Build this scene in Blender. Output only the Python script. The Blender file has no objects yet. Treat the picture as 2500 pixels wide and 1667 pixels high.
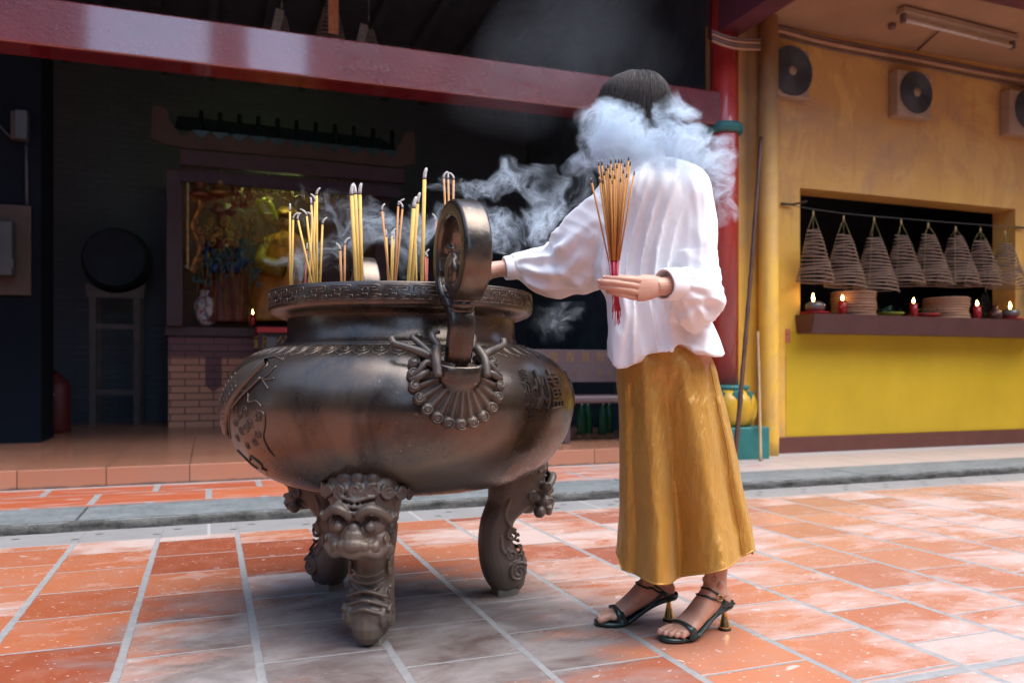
import bpy, bmesh, math, random
import numpy as np
from mathutils import Vector, Matrix, noise as mnoise
R = math.radians
random.seed(7)
sc = bpy.context.scene
COL = sc.collection
PI = math.pi
# ------------------------------------------------------------------ camera
CAMH = 0.78
YAW = R(20.6)
FPX = 1969.0
HOR = 908.0
cam = bpy.data.cameras.new("camera")
camo = bpy.data.objects.new("camera", cam); COL.objects.link(camo)
camo.location = (0, 0, CAMH)
camo.rotation_euler = (R(90), 0, -YAW)
cam.sensor_width = 36.0
cam.lens = FPX / 2500 * 36
cam.shift_y = (HOR - 833.5) / 2500
cam.clip_end = 500
cam.clip_start = 0.05
cam.dof.use_dof = True
cam.dof.focus_distance = 2.4
cam.dof.aperture_fstop = 3.2
sc.camera = camo
# ------------------------------------------------------------------ world + sun
SUN_EL, SUN_ROT = R(65), R(135)
w = bpy.data.worlds.new("World"); sc.world = w; w.use_nodes = True
wn = w.node_tree.nodes; wl = w.node_tree.links
sky = wn.new("ShaderNodeTexSky"); sky.sky_type = 'NISHITA'; sky.sun_disc = False
sky.sun_elevation = SUN_EL; sky.sun_rotation = SUN_ROT
sky.air_density = 1.0; sky.dust_density = 2.0; sky.ozone_density = 1.2
bgn = wn["Background"]; bgn.inputs[1].default_value = 0.15
wl.new(sky.outputs[0], bgn.inputs[0])
sd = bpy.data.lights.new("sun", 'SUN'); sd.energy = 1.25; sd.angle = R(65); sd.color = (1.0, 0.965, 0.92)
so = bpy.data.objects.new("sun", sd); COL.objects.link(so)
# direction towards the sun (Nishita: rotation clockwise from +Y)
sdir = Vector((math.sin(SUN_ROT) * math.cos(SUN_EL), math.cos(SUN_ROT) * math.cos(SUN_EL), math.sin(SUN_EL)))
so.rotation_euler = sdir.to_track_quat('Z', 'Y').to_euler()
so.location = sdir * 30
sc.view_settings.view_transform = 'Standard'
sc.view_settings.look = 'None'
sc.view_settings.exposure = 1.74
sc.view_settings.gamma = 1
sc.cycles.use_denoising = True
sc.cycles.max_bounces = 7
sc.cycles.diffuse_bounces = 4
sc.cycles.glossy_bounces = 3
sc.cycles.transmission_bounces = 4
sc.cycles.transparent_max_bounces = 12
sc.cycles.volume_bounces = 3
sc.cycles.volume_step_rate = 1.0
sc.cycles.sample_clamp_indirect = 6
sc.cycles.caustics_reflective = False
sc.cycles.caustics_refractive = False

# ------------------------------------------------------------------ coordinates
CR = Vector((math.cos(YAW), -math.sin(YAW), 0)); CF = Vector((math.sin(YAW), math.cos(YAW), 0))
def C(x, d, z):                      # right of the camera axis, depth, height above the court
    return CR * x + CF * d + Vector((0, 0, z))
def Q(px, py, d):                    # photo pixel at a depth
    return C((px - 1250) / FPX * d, d, CAMH + (HOR - py) / FPX * d)
def P(px, py, Y):                    # photo pixel on the vertical plane y = Y
    xc = (px - 1250) / FPX
    d = Y / (-math.sin(YAW) * xc + math.cos(YAW))
    return Q(px, py, d)
def G(px, py, z=0.0):
    d = (CAMH - z) * FPX / (py - HOR)
    return Q(px, py, d)

# ------------------------------------------------------------------ materials
class NT:
    def __init__(s, name):
        s.m = bpy.data.materials.new(name); s.m.use_nodes = True
        s.t = s.m.node_tree; s.n = s.t.nodes; s.l = s.t.links
        s.b = s.n["Principled BSDF"]
        s._tc = None
    def set(s, inp, v):
        i = s.b.inputs[inp]
        s.put(i, v)
    def put(s, i, v):
        if isinstance(v, bpy.types.NodeSocket): s.l.new(v, i)
        else:
            if hasattr(i, 'default_value'):
                if isinstance(v, (tuple, list)) and len(v) == 3 and i.type == 'RGBA': v = (*v, 1)
                i.default_value = v
    @property
    def obj(s):
        if not s._tc: s._tc = s.n.new("ShaderNodeTexCoord")
        return s._tc.outputs['Object']
    def pos(s):
        g = s.n.new("ShaderNodeNewGeometry"); return g.outputs['Position']
    def mapv(s, v, scale=(1, 1, 1), rot=(0, 0, 0), loc=(0, 0, 0)):
        m = s.n.new("ShaderNodeMapping"); s.l.new(v, m.inputs[0])
        m.inputs['Scale'].default_value = scale; m.inputs['Rotation'].default_value = rot; m.inputs['Location'].default_value = loc
        return m.outputs[0]
    def sep(s, v):
        x = s.n.new("ShaderNodeSeparateXYZ"); s.l.new(v, x.inputs[0]); return x.outputs
    def comb(s, x=0., y=0., z=0.):
        c = s.n.new("ShaderNodeCombineXYZ")
        for i, v in enumerate((x, y, z)): s.put(c.inputs[i], v)
        return c.outputs[0]
    def math(s, op, a, b=0.0, c=0.0, clamp=False):
        m = s.n.new("ShaderNodeMath"); m.operation = op; m.use_clamp = clamp
        s.put(m.inputs[0], a); s.put(m.inputs[1], b); s.put(m.inputs[2], c)
        return m.outputs[0]
    def noise(s, v, scale=5., detail=3., rough=.5, dist=0., color=False):
        m = s.n.new("ShaderNodeTexNoise"); s.l.new(v, m.inputs['Vector'])
        m.inputs['Scale'].default_value = scale; m.inputs['Detail'].default_value = detail
        m.inputs['Roughness'].default_value = rough; m.inputs['Distortion'].default_value = dist
        return m.outputs['Color' if color else 'Fac']
    def ramp(s, f, stops, interp='LINEAR'):
        r = s.n.new("ShaderNodeValToRGB"); s.put(r.inputs[0], f); e = r.color_ramp
        e.interpolation = interp
        while len(e.elements) < len(stops): e.elements.new(.5)
        for el, (p, c) in zip(e.elements, stops):
            el.position = p
            if not isinstance(c, (tuple, list)): c = (c, c, c)
            el.color = (*c, 1)
        return r.outputs[0]
    def rng(s, f, a, b, c=0., d=1.):
        m = s.n.new("ShaderNodeMapRange"); s.put(m.inputs[0], f)
        for i, v in enumerate((a, b, c, d)): m.inputs[i + 1].default_value = v
        m.clamp = True
        return m.outputs[0]
    def mix(s, f, a, b, mode='MIX'):
        m = s.n.new("ShaderNodeMix"); m.data_type = 'RGBA'; m.blend_type = mode
        s.put(m.inputs[0], f)
        for i, v in ((6, a), (7, b)):
            if isinstance(v, (int, float)): v = (v, v, v)
            s.put(m.inputs[i], v)
        return m.outputs[2]
    def bump(s, h, strength=.3, dist=.01):
        b = s.n.new("ShaderNodeBump"); s.put(b.inputs['Height'], h)
        b.inputs['Strength'].default_value = strength; b.inputs['Distance'].default_value = dist
        s.l.new(b.outputs[0], s.b.inputs['Normal']); return b
MATS = {}
def mat(name, col, rough=.5, metal=0., var=.25, vscale=6., bump=0., bscale=60., emit=None, estr=0., spec=.5, col2=None, bdist=.003):
    if name in MATS: return MATS[name]
    t = NT(name)
    c2 = col2 or tuple(x * (1 - var) for x in col)
    f = t.rng(t.noise(t.obj, vscale, 5, .6), .3, .7)
    t.set('Base Color', t.mix(f, c2, col))
    t.set('Roughness', t.rng(t.noise(t.obj, vscale * 2.3, 3), .3, .7, max(0, rough - .06), min(1, rough + .08)))
    t.set('Metallic', metal); t.set('Specular IOR Level', spec)
    if bump: t.bump(t.noise(t.obj, bscale, 4, .6), bump, bdist)
    if emit: t.set('Emission Color', emit); t.set('Emission Strength', estr)
    MATS[name] = t.m
    return t.m

# ------------------------------------------------------------------ objects
def props(o, label=None, cat=None, group=None, kind=None):
    if label: o['label'] = label
    if cat: o['category'] = cat
    if group: o['group'] = group
    if kind: o['kind'] = kind
    return o
def thing(name, label, cat, loc=(0, 0, 0), group=None, rot=(0, 0, 0)):
    o = bpy.data.objects.new(name, None); COL.objects.link(o)
    o.empty_display_size = .1
    o.location = loc; o.rotation_euler = rot
    return props(o, label, cat, group)
def root_of(o):
    while o.parent: o = o.parent
    return o
class MB:
    def __init__(s): s.v = []; s.f = []; s.sm = []
    def add(s, vs, fs, smooth=False):
        n = len(s.v); s.v += [Vector(v) for v in vs]
        s.f += [tuple(i + n for i in f) for f in fs]; s.sm += [smooth] * len(fs); return s
    def box(s, c, size, rot=None, taper=1.0):
        c = Vector(c); hx, hy, hz = (x / 2 for x in size)
        vs = []
        for z in (-hz, hz):
            k = taper if z > 0 else 1
            for x, y in ((-hx, -hy), (hx, -hy), (hx, hy), (-hx, hy)):
                v = Vector((x * k, y * k, z))
                if rot is not None: v = rot @ v
                vs.append(c + v)
        return s.add(vs, [(3, 2, 1, 0), (4, 5, 6, 7), (0, 1, 5, 4), (1, 2, 6, 5), (2, 3, 7, 6), (3, 0, 4, 7)])
    def bx(s, x0, x1, y0, y1, z0, z1):
        return s.box(((x0 + x1) / 2, (y0 + y1) / 2, (z0 + z1) / 2), (x1 - x0, y1 - y0, z1 - z0))
    def tube(s, pts, rad, n=8, smooth=True, cap=True, closed=False, flat=1.0):
        pts = [Vector(p) for p in pts]
        if not isinstance(rad, (list, tuple)): rad = [rad] * len(pts)
        m = len(pts); rings = []
        up = None
        for i, p in enumerate(pts):
            if closed: t = pts[(i + 1) % m] - pts[i - 1]
            else: t = pts[min(i + 1, m - 1)] - pts[max(i - 1, 0)]
            if t.length < 1e-9: t = Vector((0, 0, 1))
            t.normalize()
            if up is None:
                up = Vector((0, 0, 1)) if abs(t.z) < .9 else Vector((1, 0, 0))
            a = up - t * up.dot(t)
            if a.length < 1e-6: a = t.orthogonal()
            a.normalize(); up = a; b = t.cross(a)
            rings.append([p + (a * math.cos(2 * PI * k / n) * flat + b * math.sin(2 * PI * k / n)) * rad[i] for k in range(n)])
        vs = [v for r in rings for v in r]; fs = []
        for i in range(m if closed else m - 1):
            j = (i + 1) % m
            for k in range(n):
                k2 = (k + 1) % n
                fs.append((i * n + k, i * n + k2, j * n + k2, j * n + k))
        if cap and not closed:
            fs.append(tuple(range(n - 1, -1, -1))); fs.append(tuple((m - 1) * n + k for k in range(n)))
        return s.add(vs, fs, smooth)
    def lathe(s, prof, c=(0, 0, 0), n=32, smooth=True, cap=True, mod=None):
        c = Vector(c); vs = []; m = len(prof)
        for r, z in prof:
            for k in range(n):
                a = 2 * PI * k / n; rr = r * (mod(a, z) if mod else 1)
                vs.append(c + Vector((rr * math.cos(a), rr * math.sin(a), z)))
        fs = []
        for i in range(m - 1):
            for k in range(n):
                k2 = (k + 1) % n
                fs.append((i * n + k, i * n + k2, (i + 1) * n + k2, (i + 1) * n + k))
        if cap:
            fs.append(tuple(range(n - 1, -1, -1))); fs.append(tuple((m - 1) * n + k for k in range(n)))
        return s.add(vs, fs, smooth)
    def ball(s, c, r, n=12, sc3=(1, 1, 1), rot=None):
        c = Vector(c); vs = []; fs = []; m = max(4, n // 2)
        for i in range(1, m):
            th = PI * i / m
            for k in range(n):
                a = 2 * PI * k / n
                v = Vector((math.sin(th) * math.cos(a) * sc3[0], math.sin(th) * math.sin(a) * sc3[1], math.cos(th) * sc3[2])) * r
                if rot is not None: v = rot @ v
                vs.append(c + v)
        t = Vector((0, 0, sc3[2] * r)); b = -t
        if rot is not None: t = rot @ t; b = rot @ b
        vs += [c + t, c + b]; T = len(vs) - 2
        for i in range(m - 2):
            for k in range(n):
                k2 = (k + 1) % n
                fs.append((i * n + k, (i + 1) * n + k, (i + 1) * n + k2, i * n + k2))
        for k in range(n):
            k2 = (k + 1) % n
            fs.append((T, k, k2)); fs.append((T + 1, (m - 2) * n + k2, (m - 2) * n + k))
        return s.add(vs, fs, True)
    def loft(s, rings, smooth=True, cap=True):
        n = len(rings[0]); m = len(rings); vs = [v for r in rings for v in r]; fs = []
        for i in range(m - 1):
            for k in range(n):
                k2 = (k + 1) % n
                fs.append((i * n + k, i * n + k2, (i + 1) * n + k2, (i + 1) * n + k))
        if cap:
            fs.append(tuple(range(n - 1, -1, -1))); fs.append(tuple((m - 1) * n + k for k in range(n)))
        return s.add(vs, fs, smooth)
    def prism(s, poly, axis_vec, smooth=False):      # polygon of Vectors, extruded
        a = Vector(axis_vec); n = len(poly)
        vs = [Vector(p) for p in poly] + [Vector(p) + a for p in poly]
        fs = [tuple(range(n - 1, -1, -1)), tuple(range(n, 2 * n))]
        fs += [(k, (k + 1) % n, n + (k + 1) % n, n + k) for k in range(n)]
        return s.add(vs, fs, smooth)
    def spiral(s, c, r, ax, ay, turns=1.6, rad=.004, inner=.15, lift=None, n=6, steps=22, flip=1, a0=0):
        pts = []; rr = []
        for i in range(steps + 1):
            t = i / steps; a = a0 + flip * turns * 2 * PI * t; q = r * (1 - t * (1 - inner))
            p = Vector(c) + ax * q * math.cos(a) + ay * q * math.sin(a)
            if lift: p = p + lift * t
            pts.append(p); rr.append(rad * (1 - .3 * t))
        return s.tube(pts, rr, n)
    def xf(s, M, start=0):
        for i in range(start, len(s.v)): s.v[i] = M @ s.v[i]
        return s
    def mesh(s, name):
        me = bpy.data.meshes.new(name)
        me.from_pydata([tuple(v) for v in s.v], [], s.f)
        me.polygons.foreach_set('use_smooth', s.sm)
        me.update(); return me
    def build(s, name, m, parent=None, local=False, bevel=0., fixn=True):
        if parent is not None and not local:
            L = root_of(parent).location
            s.v = [v - L for v in s.v]
        me = s.mesh(name)
        if fixn:
            bm = bmesh.new(); bm.from_mesh(me); bmesh.ops.recalc_face_normals(bm, faces=bm.faces); bm.to_mesh(me); bm.free()
        me.materials.append(m)
        o = bpy.data.objects.new(name, me); COL.objects.link(o)
        if parent is not None: o.parent = parent
        if bevel:
            b = o.modifiers.new('bevel', 'BEVEL'); b.width = bevel; b.segments = 2; b.limit_method = 'ANGLE'; b.angle_limit = R(40)
        return o
def remeshed(mb, voxel, smooth=4, fac=.5):
    """union of everything in mb as one continuous skin; returns verts (np) and quads"""
    me = mb.mesh('tmp'); o = bpy.data.objects.new('tmp', me); COL.objects.link(o)
    bm = bmesh.new(); bm.from_mesh(me); bmesh.ops.recalc_face_normals(bm, faces=bm.faces); bm.to_mesh(me); bm.free()
    r = o.modifiers.new('r', 'REMESH'); r.mode = 'VOXEL'; r.voxel_size = voxel; r.use_smooth_shade = True
    if smooth:
        q = o.modifiers.new('s', 'SMOOTH'); q.factor = fac; q.iterations = smooth
    dg = bpy.context.evaluated_depsgraph_get(); dg.update()
    ev = o.evaluated_get(dg); out = bpy.data.meshes.new_from_object(ev)
    bpy.data.objects.remove(o); bpy.data.meshes.remove(me)
    return out
def link_mesh(name, me, m, parent=None, local=False):
    if parent is not None and not local:
        me.transform(Matrix.Translation(-root_of(parent).location))
    me.materials.clear(); me.materials.append(m)
    me.polygons.foreach_set('use_smooth', [True] * len(me.polygons))
    o = bpy.data.objects.new(name, me); COL.objects.link(o)
    if parent is not None: o.parent = parent
    return o
def struct(name, mb, m, **k):
    o = mb.build(name, m, **k); o['kind'] = 'structure'; return o
def single(name, mb, m, label, cat, group=None, kind=None, **k):
    o = mb.build(name, m, **k); return props(o, label, cat, group, kind)
def dup(src, loc=None, rot=None, label=None):
    r = src.copy(); COL.objects.link(r)
    if loc is not None: r.location = loc
    if rot is not None: r.rotation_euler = rot
    if label: r['label'] = label
    for ch in list(src.children):
        c = ch.copy(); COL.objects.link(c); c.parent = r
        for g in list(ch.children):
            d = g.copy(); COL.objects.link(d); d.parent = c
    return r
def text_tris(s, size=1.0):
    """flat glyph mesh of a CJK/latin string: list of (x,y), faces"""
    cu = bpy.data.curves.new('t', 'FONT'); cu.body = s; cu.size = size; cu.align_x = 'CENTER'; cu.align_y = 'CENTER'
    cu.resolution_u = 2
    o = bpy.data.objects.new('t', cu); COL.objects.link(o)
    dg = bpy.context.evaluated_depsgraph_get(); dg.update()
    me = bpy.data.meshes.new_from_object(o.evaluated_get(dg))
    vs = [tuple(v.co) for v in me.vertices]; fs = [tuple(p.vertices) for p in me.polygons]
    bpy.data.objects.remove(o); bpy.data.curves.remove(cu); bpy.data.meshes.remove(me)
    return vs, fs
# ================================================================== SETTING
def tile_mat():
    t = NT("terracotta_court")
    s = t.sep(t.pos()); TW, TL = .35, .325
    x = t.math('DIVIDE', t.math('SUBTRACT', s[0], .127), TW)
    row = t.math('FLOOR', x); fx = t.math('SUBTRACT', x, row)
    off = t.math('MULTIPLY', t.math('MODULO', t.math('ABSOLUTE', row), 2.0), .5)
    y = t.math('ADD', t.math('DIVIDE', t.math('SUBTRACT', s[1], 1.605), TL), off)
    cell = t.math('FLOOR', y); fy = t.math('SUBTRACT', y, cell)
    wob = t.noise(t.pos(), 14, 3, .6)
    wx = t.math('MULTIPLY', t.math('SUBTRACT', wob, .5), .03)
    ex = t.math('MULTIPLY', t.math('MINIMUM', fx, t.math('SUBTRACT', 1.0, fx)), TW)
    ey = t.math('MULTIPLY', t.math('MINIMUM', fy, t.math('SUBTRACT', 1.0, fy)), TL)
    ex = t.math('ADD', ex, t.math('MULTIPLY', wx, .3)); ey = t.math('ADD', ey, t.math('MULTIPLY', wx, .22))
    # wide transverse joint near the camera
    yj = t.math('ABSOLUTE', t.math('SUBTRACT', s[1], 1.567))
    gx = t.rng(ex, .0095, .0135, 1, 0); gy = t.rng(ey, .0035, .0065, 1, 0); gj = t.rng(yj, .016, .022, 1, 0)
    grout = t.math('MAXIMUM', t.math('MAXIMUM', gx, gy), gj)
    wn_ = t.n.new("ShaderNodeTexWhiteNoise"); wn_.noise_dimensions = '2D'
    t.l.new(t.comb(row, cell, 0.), wn_.inputs['Vector']); rnd = wn_.outputs['Value']
    rc = t.sep(wn_.outputs['Color'])
    # orange clay
    clay = t.ramp(rnd, [(0, (.28, .072, .036)), (.35, (.42, .122, .050)), (.7, (.48, .155, .060)), (1, (.35, .105, .055))])
    n1 = t.noise(t.pos(), 7, 6, .65, .6); n1 = t.math('ADD', t.math('MULTIPLY', n1, .7), t.math('MULTIPLY', rnd, .3))
    clay = t.mix(t.rng(n1, .35, .75), clay, (.42, .19, .125))
    # chalky wear, streaked along X
    jit = t.n.new('ShaderNodeVectorMath'); jit.operation = 'MULTIPLY_ADD'; t.l.new(wn_.outputs['Color'], jit.inputs[0]); jit.inputs[1].default_value = (7, 7, 7); t.l.new(t.pos(), jit.inputs[2])
    n2a = t.noise(t.mapv(jit.outputs[0], (2.0, 4.5, 1)), 1.7, 8, .70, .7); n2b = t.noise(t.mapv(t.pos(), (1.8, 4.0, 1)), 1.4, 7, .66, .8)
    n2 = t.math('ADD', t.math('MULTIPLY', n2a, .6), t.math('MULTIPLY', n2b, .4))
    big = t.noise(t.pos(), .9, 3, .55)
    wear = t.math('ADD', n2, t.math('MULTIPLY', t.math('SUBTRACT', big, .5), .9))
    wear = t.math('ADD', wear, t.math('MULTIPLY', t.math('SUBTRACT', rc[0], .5), .22))
    xr = t.rng(s[0], .8, 4.5, 0., .06)      # the trodden right side is chalkier
    wear = t.math('ADD', wear, xr)
    wm = t.rng(wear, .50, .68, 0, .80)
    chalk = t.mix(t.noise(t.pos(), 22, 4, .6), (.38, .31, .28), (.54, .49, .465))
    c = t.mix(wm, clay, chalk)
    c = t.mix(t.rng(s[0], .6, 3.6, 0, .42), c, t.mix(n2, (.45, .285, .23), (.52, .37, .32)))
    # speckles of wax
    sp = t.noise(t.mapv(t.pos(), (1, 1.5, 1)), 55, 2, .5); c = t.mix(t.rng(sp, .67, .71, 0, .6), c, (.78, .74, .70))
    sp2 = t.noise(t.mapv(t.pos(), (1, 1.4, 1), loc=(5, 2, 0)), 17, 2, .5, .4); c = t.mix(t.rng(sp2, .70, .72, 0, .5), c, (.72, .68, .65))
    # soot and ash around the burner
    k = C(-.36, 2.42, 0)
    dx = t.math('SUBTRACT', s[0], k.x); dy = t.math('SUBTRACT', s[1], k.y)
    r2 = t.math('SQRT', t.math('ADD', t.math('MULTIPLY', dx, dx), t.math('MULTIPLY', t.math('MULTIPLY', dy, dy), .9)))
    sn = t.noise(t.mapv(t.pos(), (1.0, 2.5, 1)), 2.6, 6, .6, .8)
    so_ = t.rng(t.math('ADD', r2, t.math('MULTIPLY', t.math('SUBTRACT', sn, .5), 1.15)), .50, .88, 1, 0)
    soot = t.mix(t.rng(t.noise(t.mapv(t.pos(), (1.2, 2.0, 1)), 3.0, 7, .68, .5), .34, .66), (.10, .085, .082), (.30, .295, .29))
    c = t.mix(t.math('MULTIPLY', so_, .90), c, soot)
    # grout
    gc = t.mix(t.noise(t.pos(), 30, 5, .7), (.12, .13, .135), (.42, .41, .40))
    c = t.mix(grout, c, gc)
    # drain slab strip before the kerb
    strip = t.rng(s[1], 4.125, 4.135, 0, 1)
    sc_ = t.mix(t.noise(t.mapv(t.pos(), (1, 2, 1)), 4, 7, .7), (.17, .17, .17), (.32, .315, .31))
    jx = t.math('SUBTRACT', t.math('DIVIDE', s[0], 1.05), t.math('FLOOR', t.math('DIVIDE', s[0], 1.05)))
    sc_ = t.mix(t.rng(t.math('MINIMUM', jx, t.math('SUBTRACT', 1., jx)), .004, .008, .8, 0), sc_, (.42, .41, .40))
    hu = t.math('DIVIDE', s[0], .35); hf = t.math('SUBTRACT', t.math('SUBTRACT', hu, t.math('FLOOR', hu)), .5)
    hx = t.math('MULTIPLY', hf, .35)
    def hole(yc, sh):
        a = t.math('DIVIDE', t.math('ADD', hx, sh), .020); b = t.math('DIVIDE', t.math('SUBTRACT', s[1], yc), .012)
        return t.math('LESS_THAN', t.math('ADD', t.math('MULTIPLY', a, a), t.math('MULTIPLY', b, b)), 1.0)
    holes = t.math('MAXIMUM', hole(4.24, .06), hole(4.34, -.03))
    sc_ = t.mix(holes, sc_, (.03, .03, .03))
    edge = t.rng(t.math('ABSOLUTE', t.math('SUBTRACT', s[1], 4.13)), .006, .012, 1, 0)
    sc_ = t.mix(edge, sc_, (.36, .35, .34))
    c = t.mix(strip, c, sc_)
    t.set('Base Color', c)
    ro = t.rng(t.math('ADD', wm, t.math('MULTIPLY', grout, .7)), 0, 1, .24, .62)
    ro = t.mix(strip, ro, .55)
    t.set('Roughness', ro); t.set('Specular IOR Level', .5)
    h = t.math('SUBTRACT', t.math('MULTIPLY', t.noise(t.pos(), 40, 4, .6), .25), t.math('MULTIPLY', t.math('MAXIMUM', grout, holes), .9))
    t.bump(h, .55, .004)
    return t.m
ME_FLOOR = tile_mat()
m = MB(); m.add([(-14, -9, 0), (14, -9, 0), (14, 4.45, 0), (-14, 4.45, 0)], [(0, 1, 2, 3)]); struct('ground', m, ME_FLOOR)

def stone(name, a, b, sc1=30., rough=.6, bump=.5, vs=4.):
    if name in MATS: return MATS[name]
    t = NT(name)
    f = t.noise(t.mapv(t.pos(), (1, 2.2, 1)), vs, 7, .7, .4)
    g = t.noise(t.pos(), sc1, 4, .7)
    c = t.mix(t.rng(t.math('ADD', t.math('MULTIPLY', f, .55), t.math('MULTIPLY', g, .45)), .34, .66), a, b)
    t.set('Base Color', c); t.set('Roughness', rough); t.bump(g, bump, .006); MATS[name] = t.m; return t.m
BLUE = stone('bluestone', (.085, .105, .112), (.24, .265, .275), 26)
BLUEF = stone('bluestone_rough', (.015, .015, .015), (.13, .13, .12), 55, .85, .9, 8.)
# kerb: slabs with narrow joints
KZ = .047
m = MB(); mf = MB(); x = -14.3
random.seed(3)
joints = [-14.2, -11.1, -8.3, -5.6, -2.62, -.62, .9, 2.6, 4.4, 7.2, 10.1, 12.2, 14.2]
for a, b in zip(joints[:-1], joints[1:]):
    m.bx(a + .006, b - .006, 4.452, 4.96, -.05, KZ)
    n = 60
    for i in range(n):       # hewn front lip
        pass
struct('kerb', m, BLUE, bevel=.008)
m = MB()
N = 700; vs = []; fs = []
for i in range(N + 1):
    x = -14 + 28 * i / N
    for j in range(5):
        z = -.01 + (KZ + .004) * j / 4
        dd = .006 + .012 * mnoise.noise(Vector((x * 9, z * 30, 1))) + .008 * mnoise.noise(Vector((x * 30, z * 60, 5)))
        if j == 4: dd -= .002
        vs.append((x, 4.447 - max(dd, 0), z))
    vs.append((x, 4.47, KZ + .003))
for i in range(N):
    for j in range(5):
        a = i * 6 + j; fs.append((a, a + 6, a + 7, a + 1))
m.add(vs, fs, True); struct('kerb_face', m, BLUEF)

def walk_mat():
    t = NT("walkway_tiles")
    s = t.sep(t.pos()); TW, TL = .62, .42
    yy = t.math('DIVIDE', t.math('SUBTRACT', s[1], 5.02), TL); row = t.math('FLOOR', yy); fy = t.math('SUBTRACT', yy, row)
    xx = t.math('ADD', t.math('DIVIDE', s[0], TW), t.math('MULTIPLY', t.math('MODULO', t.math('ABSOLUTE', row), 2.), .5))
    cx = t.math('FLOOR', xx); fx = t.math('SUBTRACT', xx, cx)
    ex = t.math('MULTIPLY', t.math('MINIMUM', fx, t.math('SUBTRACT', 1., fx)), TW)
    ey = t.math('MULTIPLY', t.math('MINIMUM', fy, t.math('SUBTRACT', 1., fy)), TL)
    g = t.math('MAXIMUM', t.rng(ex, .016, .022, 1, 0), t.rng(ey, .006, .010, 1, 0))
    wn_ = t.n.new("ShaderNodeTexWhiteNoise"); wn_.noise_dimensions = '2D'; t.l.new(t.comb(cx, row, 3.), wn_.inputs['Vector'])
    c = t.mix(wn_.outputs['Value'], (.40, .085, .035), (.52, .14, .055))
    xr = t.rng(s[0], 1.5, 4.5, 0, .34)
    n2 = t.noise(t.mapv(t.pos(), (1.2, 6, 1)), 2.2, 7, .65, .6)
    c = t.mix(t.rng(t.math('ADD', n2, xr), .52, .74, 0, .85), c, (.50, .46, .44))
    c = t.mix(g, c, t.mix(t.noise(t.pos(), 25, 4, .6), (.24, .26, .27), (.42, .42, .41)))
    e = t.rng(s[1], 5.70, 5.78, 0, 1)
    c = t.mix(t.math('MULTIPLY', e, .8), c, (.52, .53, .54))
    t.set('Base Color', c); t.set('Roughness', .42)
    t.bump(t.math('SUBTRACT', t.math('MULTIPLY', t.noise(t.pos(), 40, 3), .3), g), .4, .004)
    return t.m
m = MB(); m.add([(-14, 4.95, KZ - .004), (14, 4.95, KZ - .004), (14, 6.4, KZ - .004), (-14, 6.4, KZ - .004)], [(0, 1, 2, 3)]); struct('walkway', m, walk_mat())

# hall platform: tiled step
def step_mat():
    t = NT("platform_tiles")
    s = t.sep(t.pos()); TW = .50
    xx = t.math('DIVIDE', t.math('ADD', s[0], .12), TW); cx = t.math('FLOOR', xx); fx = t.math('SUBTRACT', xx, cx)
    yy = t.math('DIVIDE', t.math('SUBTRACT', s[1], 5.79), TW); cy = t.math('FLOOR', yy); fy = t.math('SUBTRACT', yy, cy)
    ex = t.math('MULTIPLY', t.math('MINIMUM', fx, t.math('SUBTRACT', 1., fx)), TW)
    ey = t.math('MULTIPLY', t.math('MINIMUM', fy, t.math('SUBTRACT', 1., fy)), TW)
    top = t.math('GREATER_THAN', s[2], .1655)
    g = t.math('MAXIMUM', t.rng(ex, .002, .005, 1, 0), t.math('MULTIPLY', top, t.rng(ey, .002, .005, 1, 0)))
    wn_ = t.n.new("ShaderNodeTexWhiteNoise"); wn_.noise_dimensions = '2D'; t.l.new(t.comb(cx, cy, 1.), wn_.inputs['Vector'])
    c = t.mix(wn_.outputs['Value'], (.36, .155, .09), (.42, .19, .115))
    c = t.mix(t.rng(t.noise(t.pos(), 5, 6, .65), .45, .75, 0, .5), c, (.33, .2, .15))
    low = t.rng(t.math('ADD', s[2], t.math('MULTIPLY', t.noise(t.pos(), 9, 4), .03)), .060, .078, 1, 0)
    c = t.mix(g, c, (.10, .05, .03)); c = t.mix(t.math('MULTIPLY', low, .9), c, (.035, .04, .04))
    t.set('Base Color', c); t.set('Roughness', t.mix(top, .5, .22)); t.bump(t.math('SUBTRACT', 0., g), .4, .003)
    return t.m
SZ = .167
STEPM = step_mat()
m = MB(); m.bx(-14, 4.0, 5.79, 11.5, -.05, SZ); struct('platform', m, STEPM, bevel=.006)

# ---- hall shell
DARKW = mat('dark_wall', (.05, .085, .14), .8, var=.5, vscale=3)  # bluish lift of the hall's smoke haze is put into the wall colour
def darkbrick():
    t = NT('dark_brick')
    b = t.n.new("ShaderNodeTexBrick"); s = t.sep(t.pos())
    t.l.new(t.comb(t.math('ADD', s[0], s[1]), s[2], 0.), b.inputs['Vector']); b.inputs['Scale'].default_value = 1
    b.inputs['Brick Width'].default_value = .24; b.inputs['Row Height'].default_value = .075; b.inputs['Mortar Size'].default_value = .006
    b.inputs['Color1'].default_value = (.042, .055, .078, 1); b.inputs['Color2'].default_value = (.036, .048, .068, 1); b.inputs['Mortar'].default_value = (.028, .038, .054, 1)  # brick tones carry the same painted-in blue haze
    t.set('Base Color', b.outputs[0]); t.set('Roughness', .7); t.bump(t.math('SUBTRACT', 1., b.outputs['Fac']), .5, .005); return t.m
DBRICK = darkbrick()
hall = thing('temple_hall', 'dark open temple hall behind a long red beam', 'temple', (0, 6, 0))
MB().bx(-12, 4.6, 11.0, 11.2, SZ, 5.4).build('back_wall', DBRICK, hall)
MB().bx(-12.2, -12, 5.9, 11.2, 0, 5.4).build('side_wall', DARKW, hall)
MB().bx(4.36, 4.5, 6.32, 11.2, 0, 5.4).build('side_wall', DARKW, hall)
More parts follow.
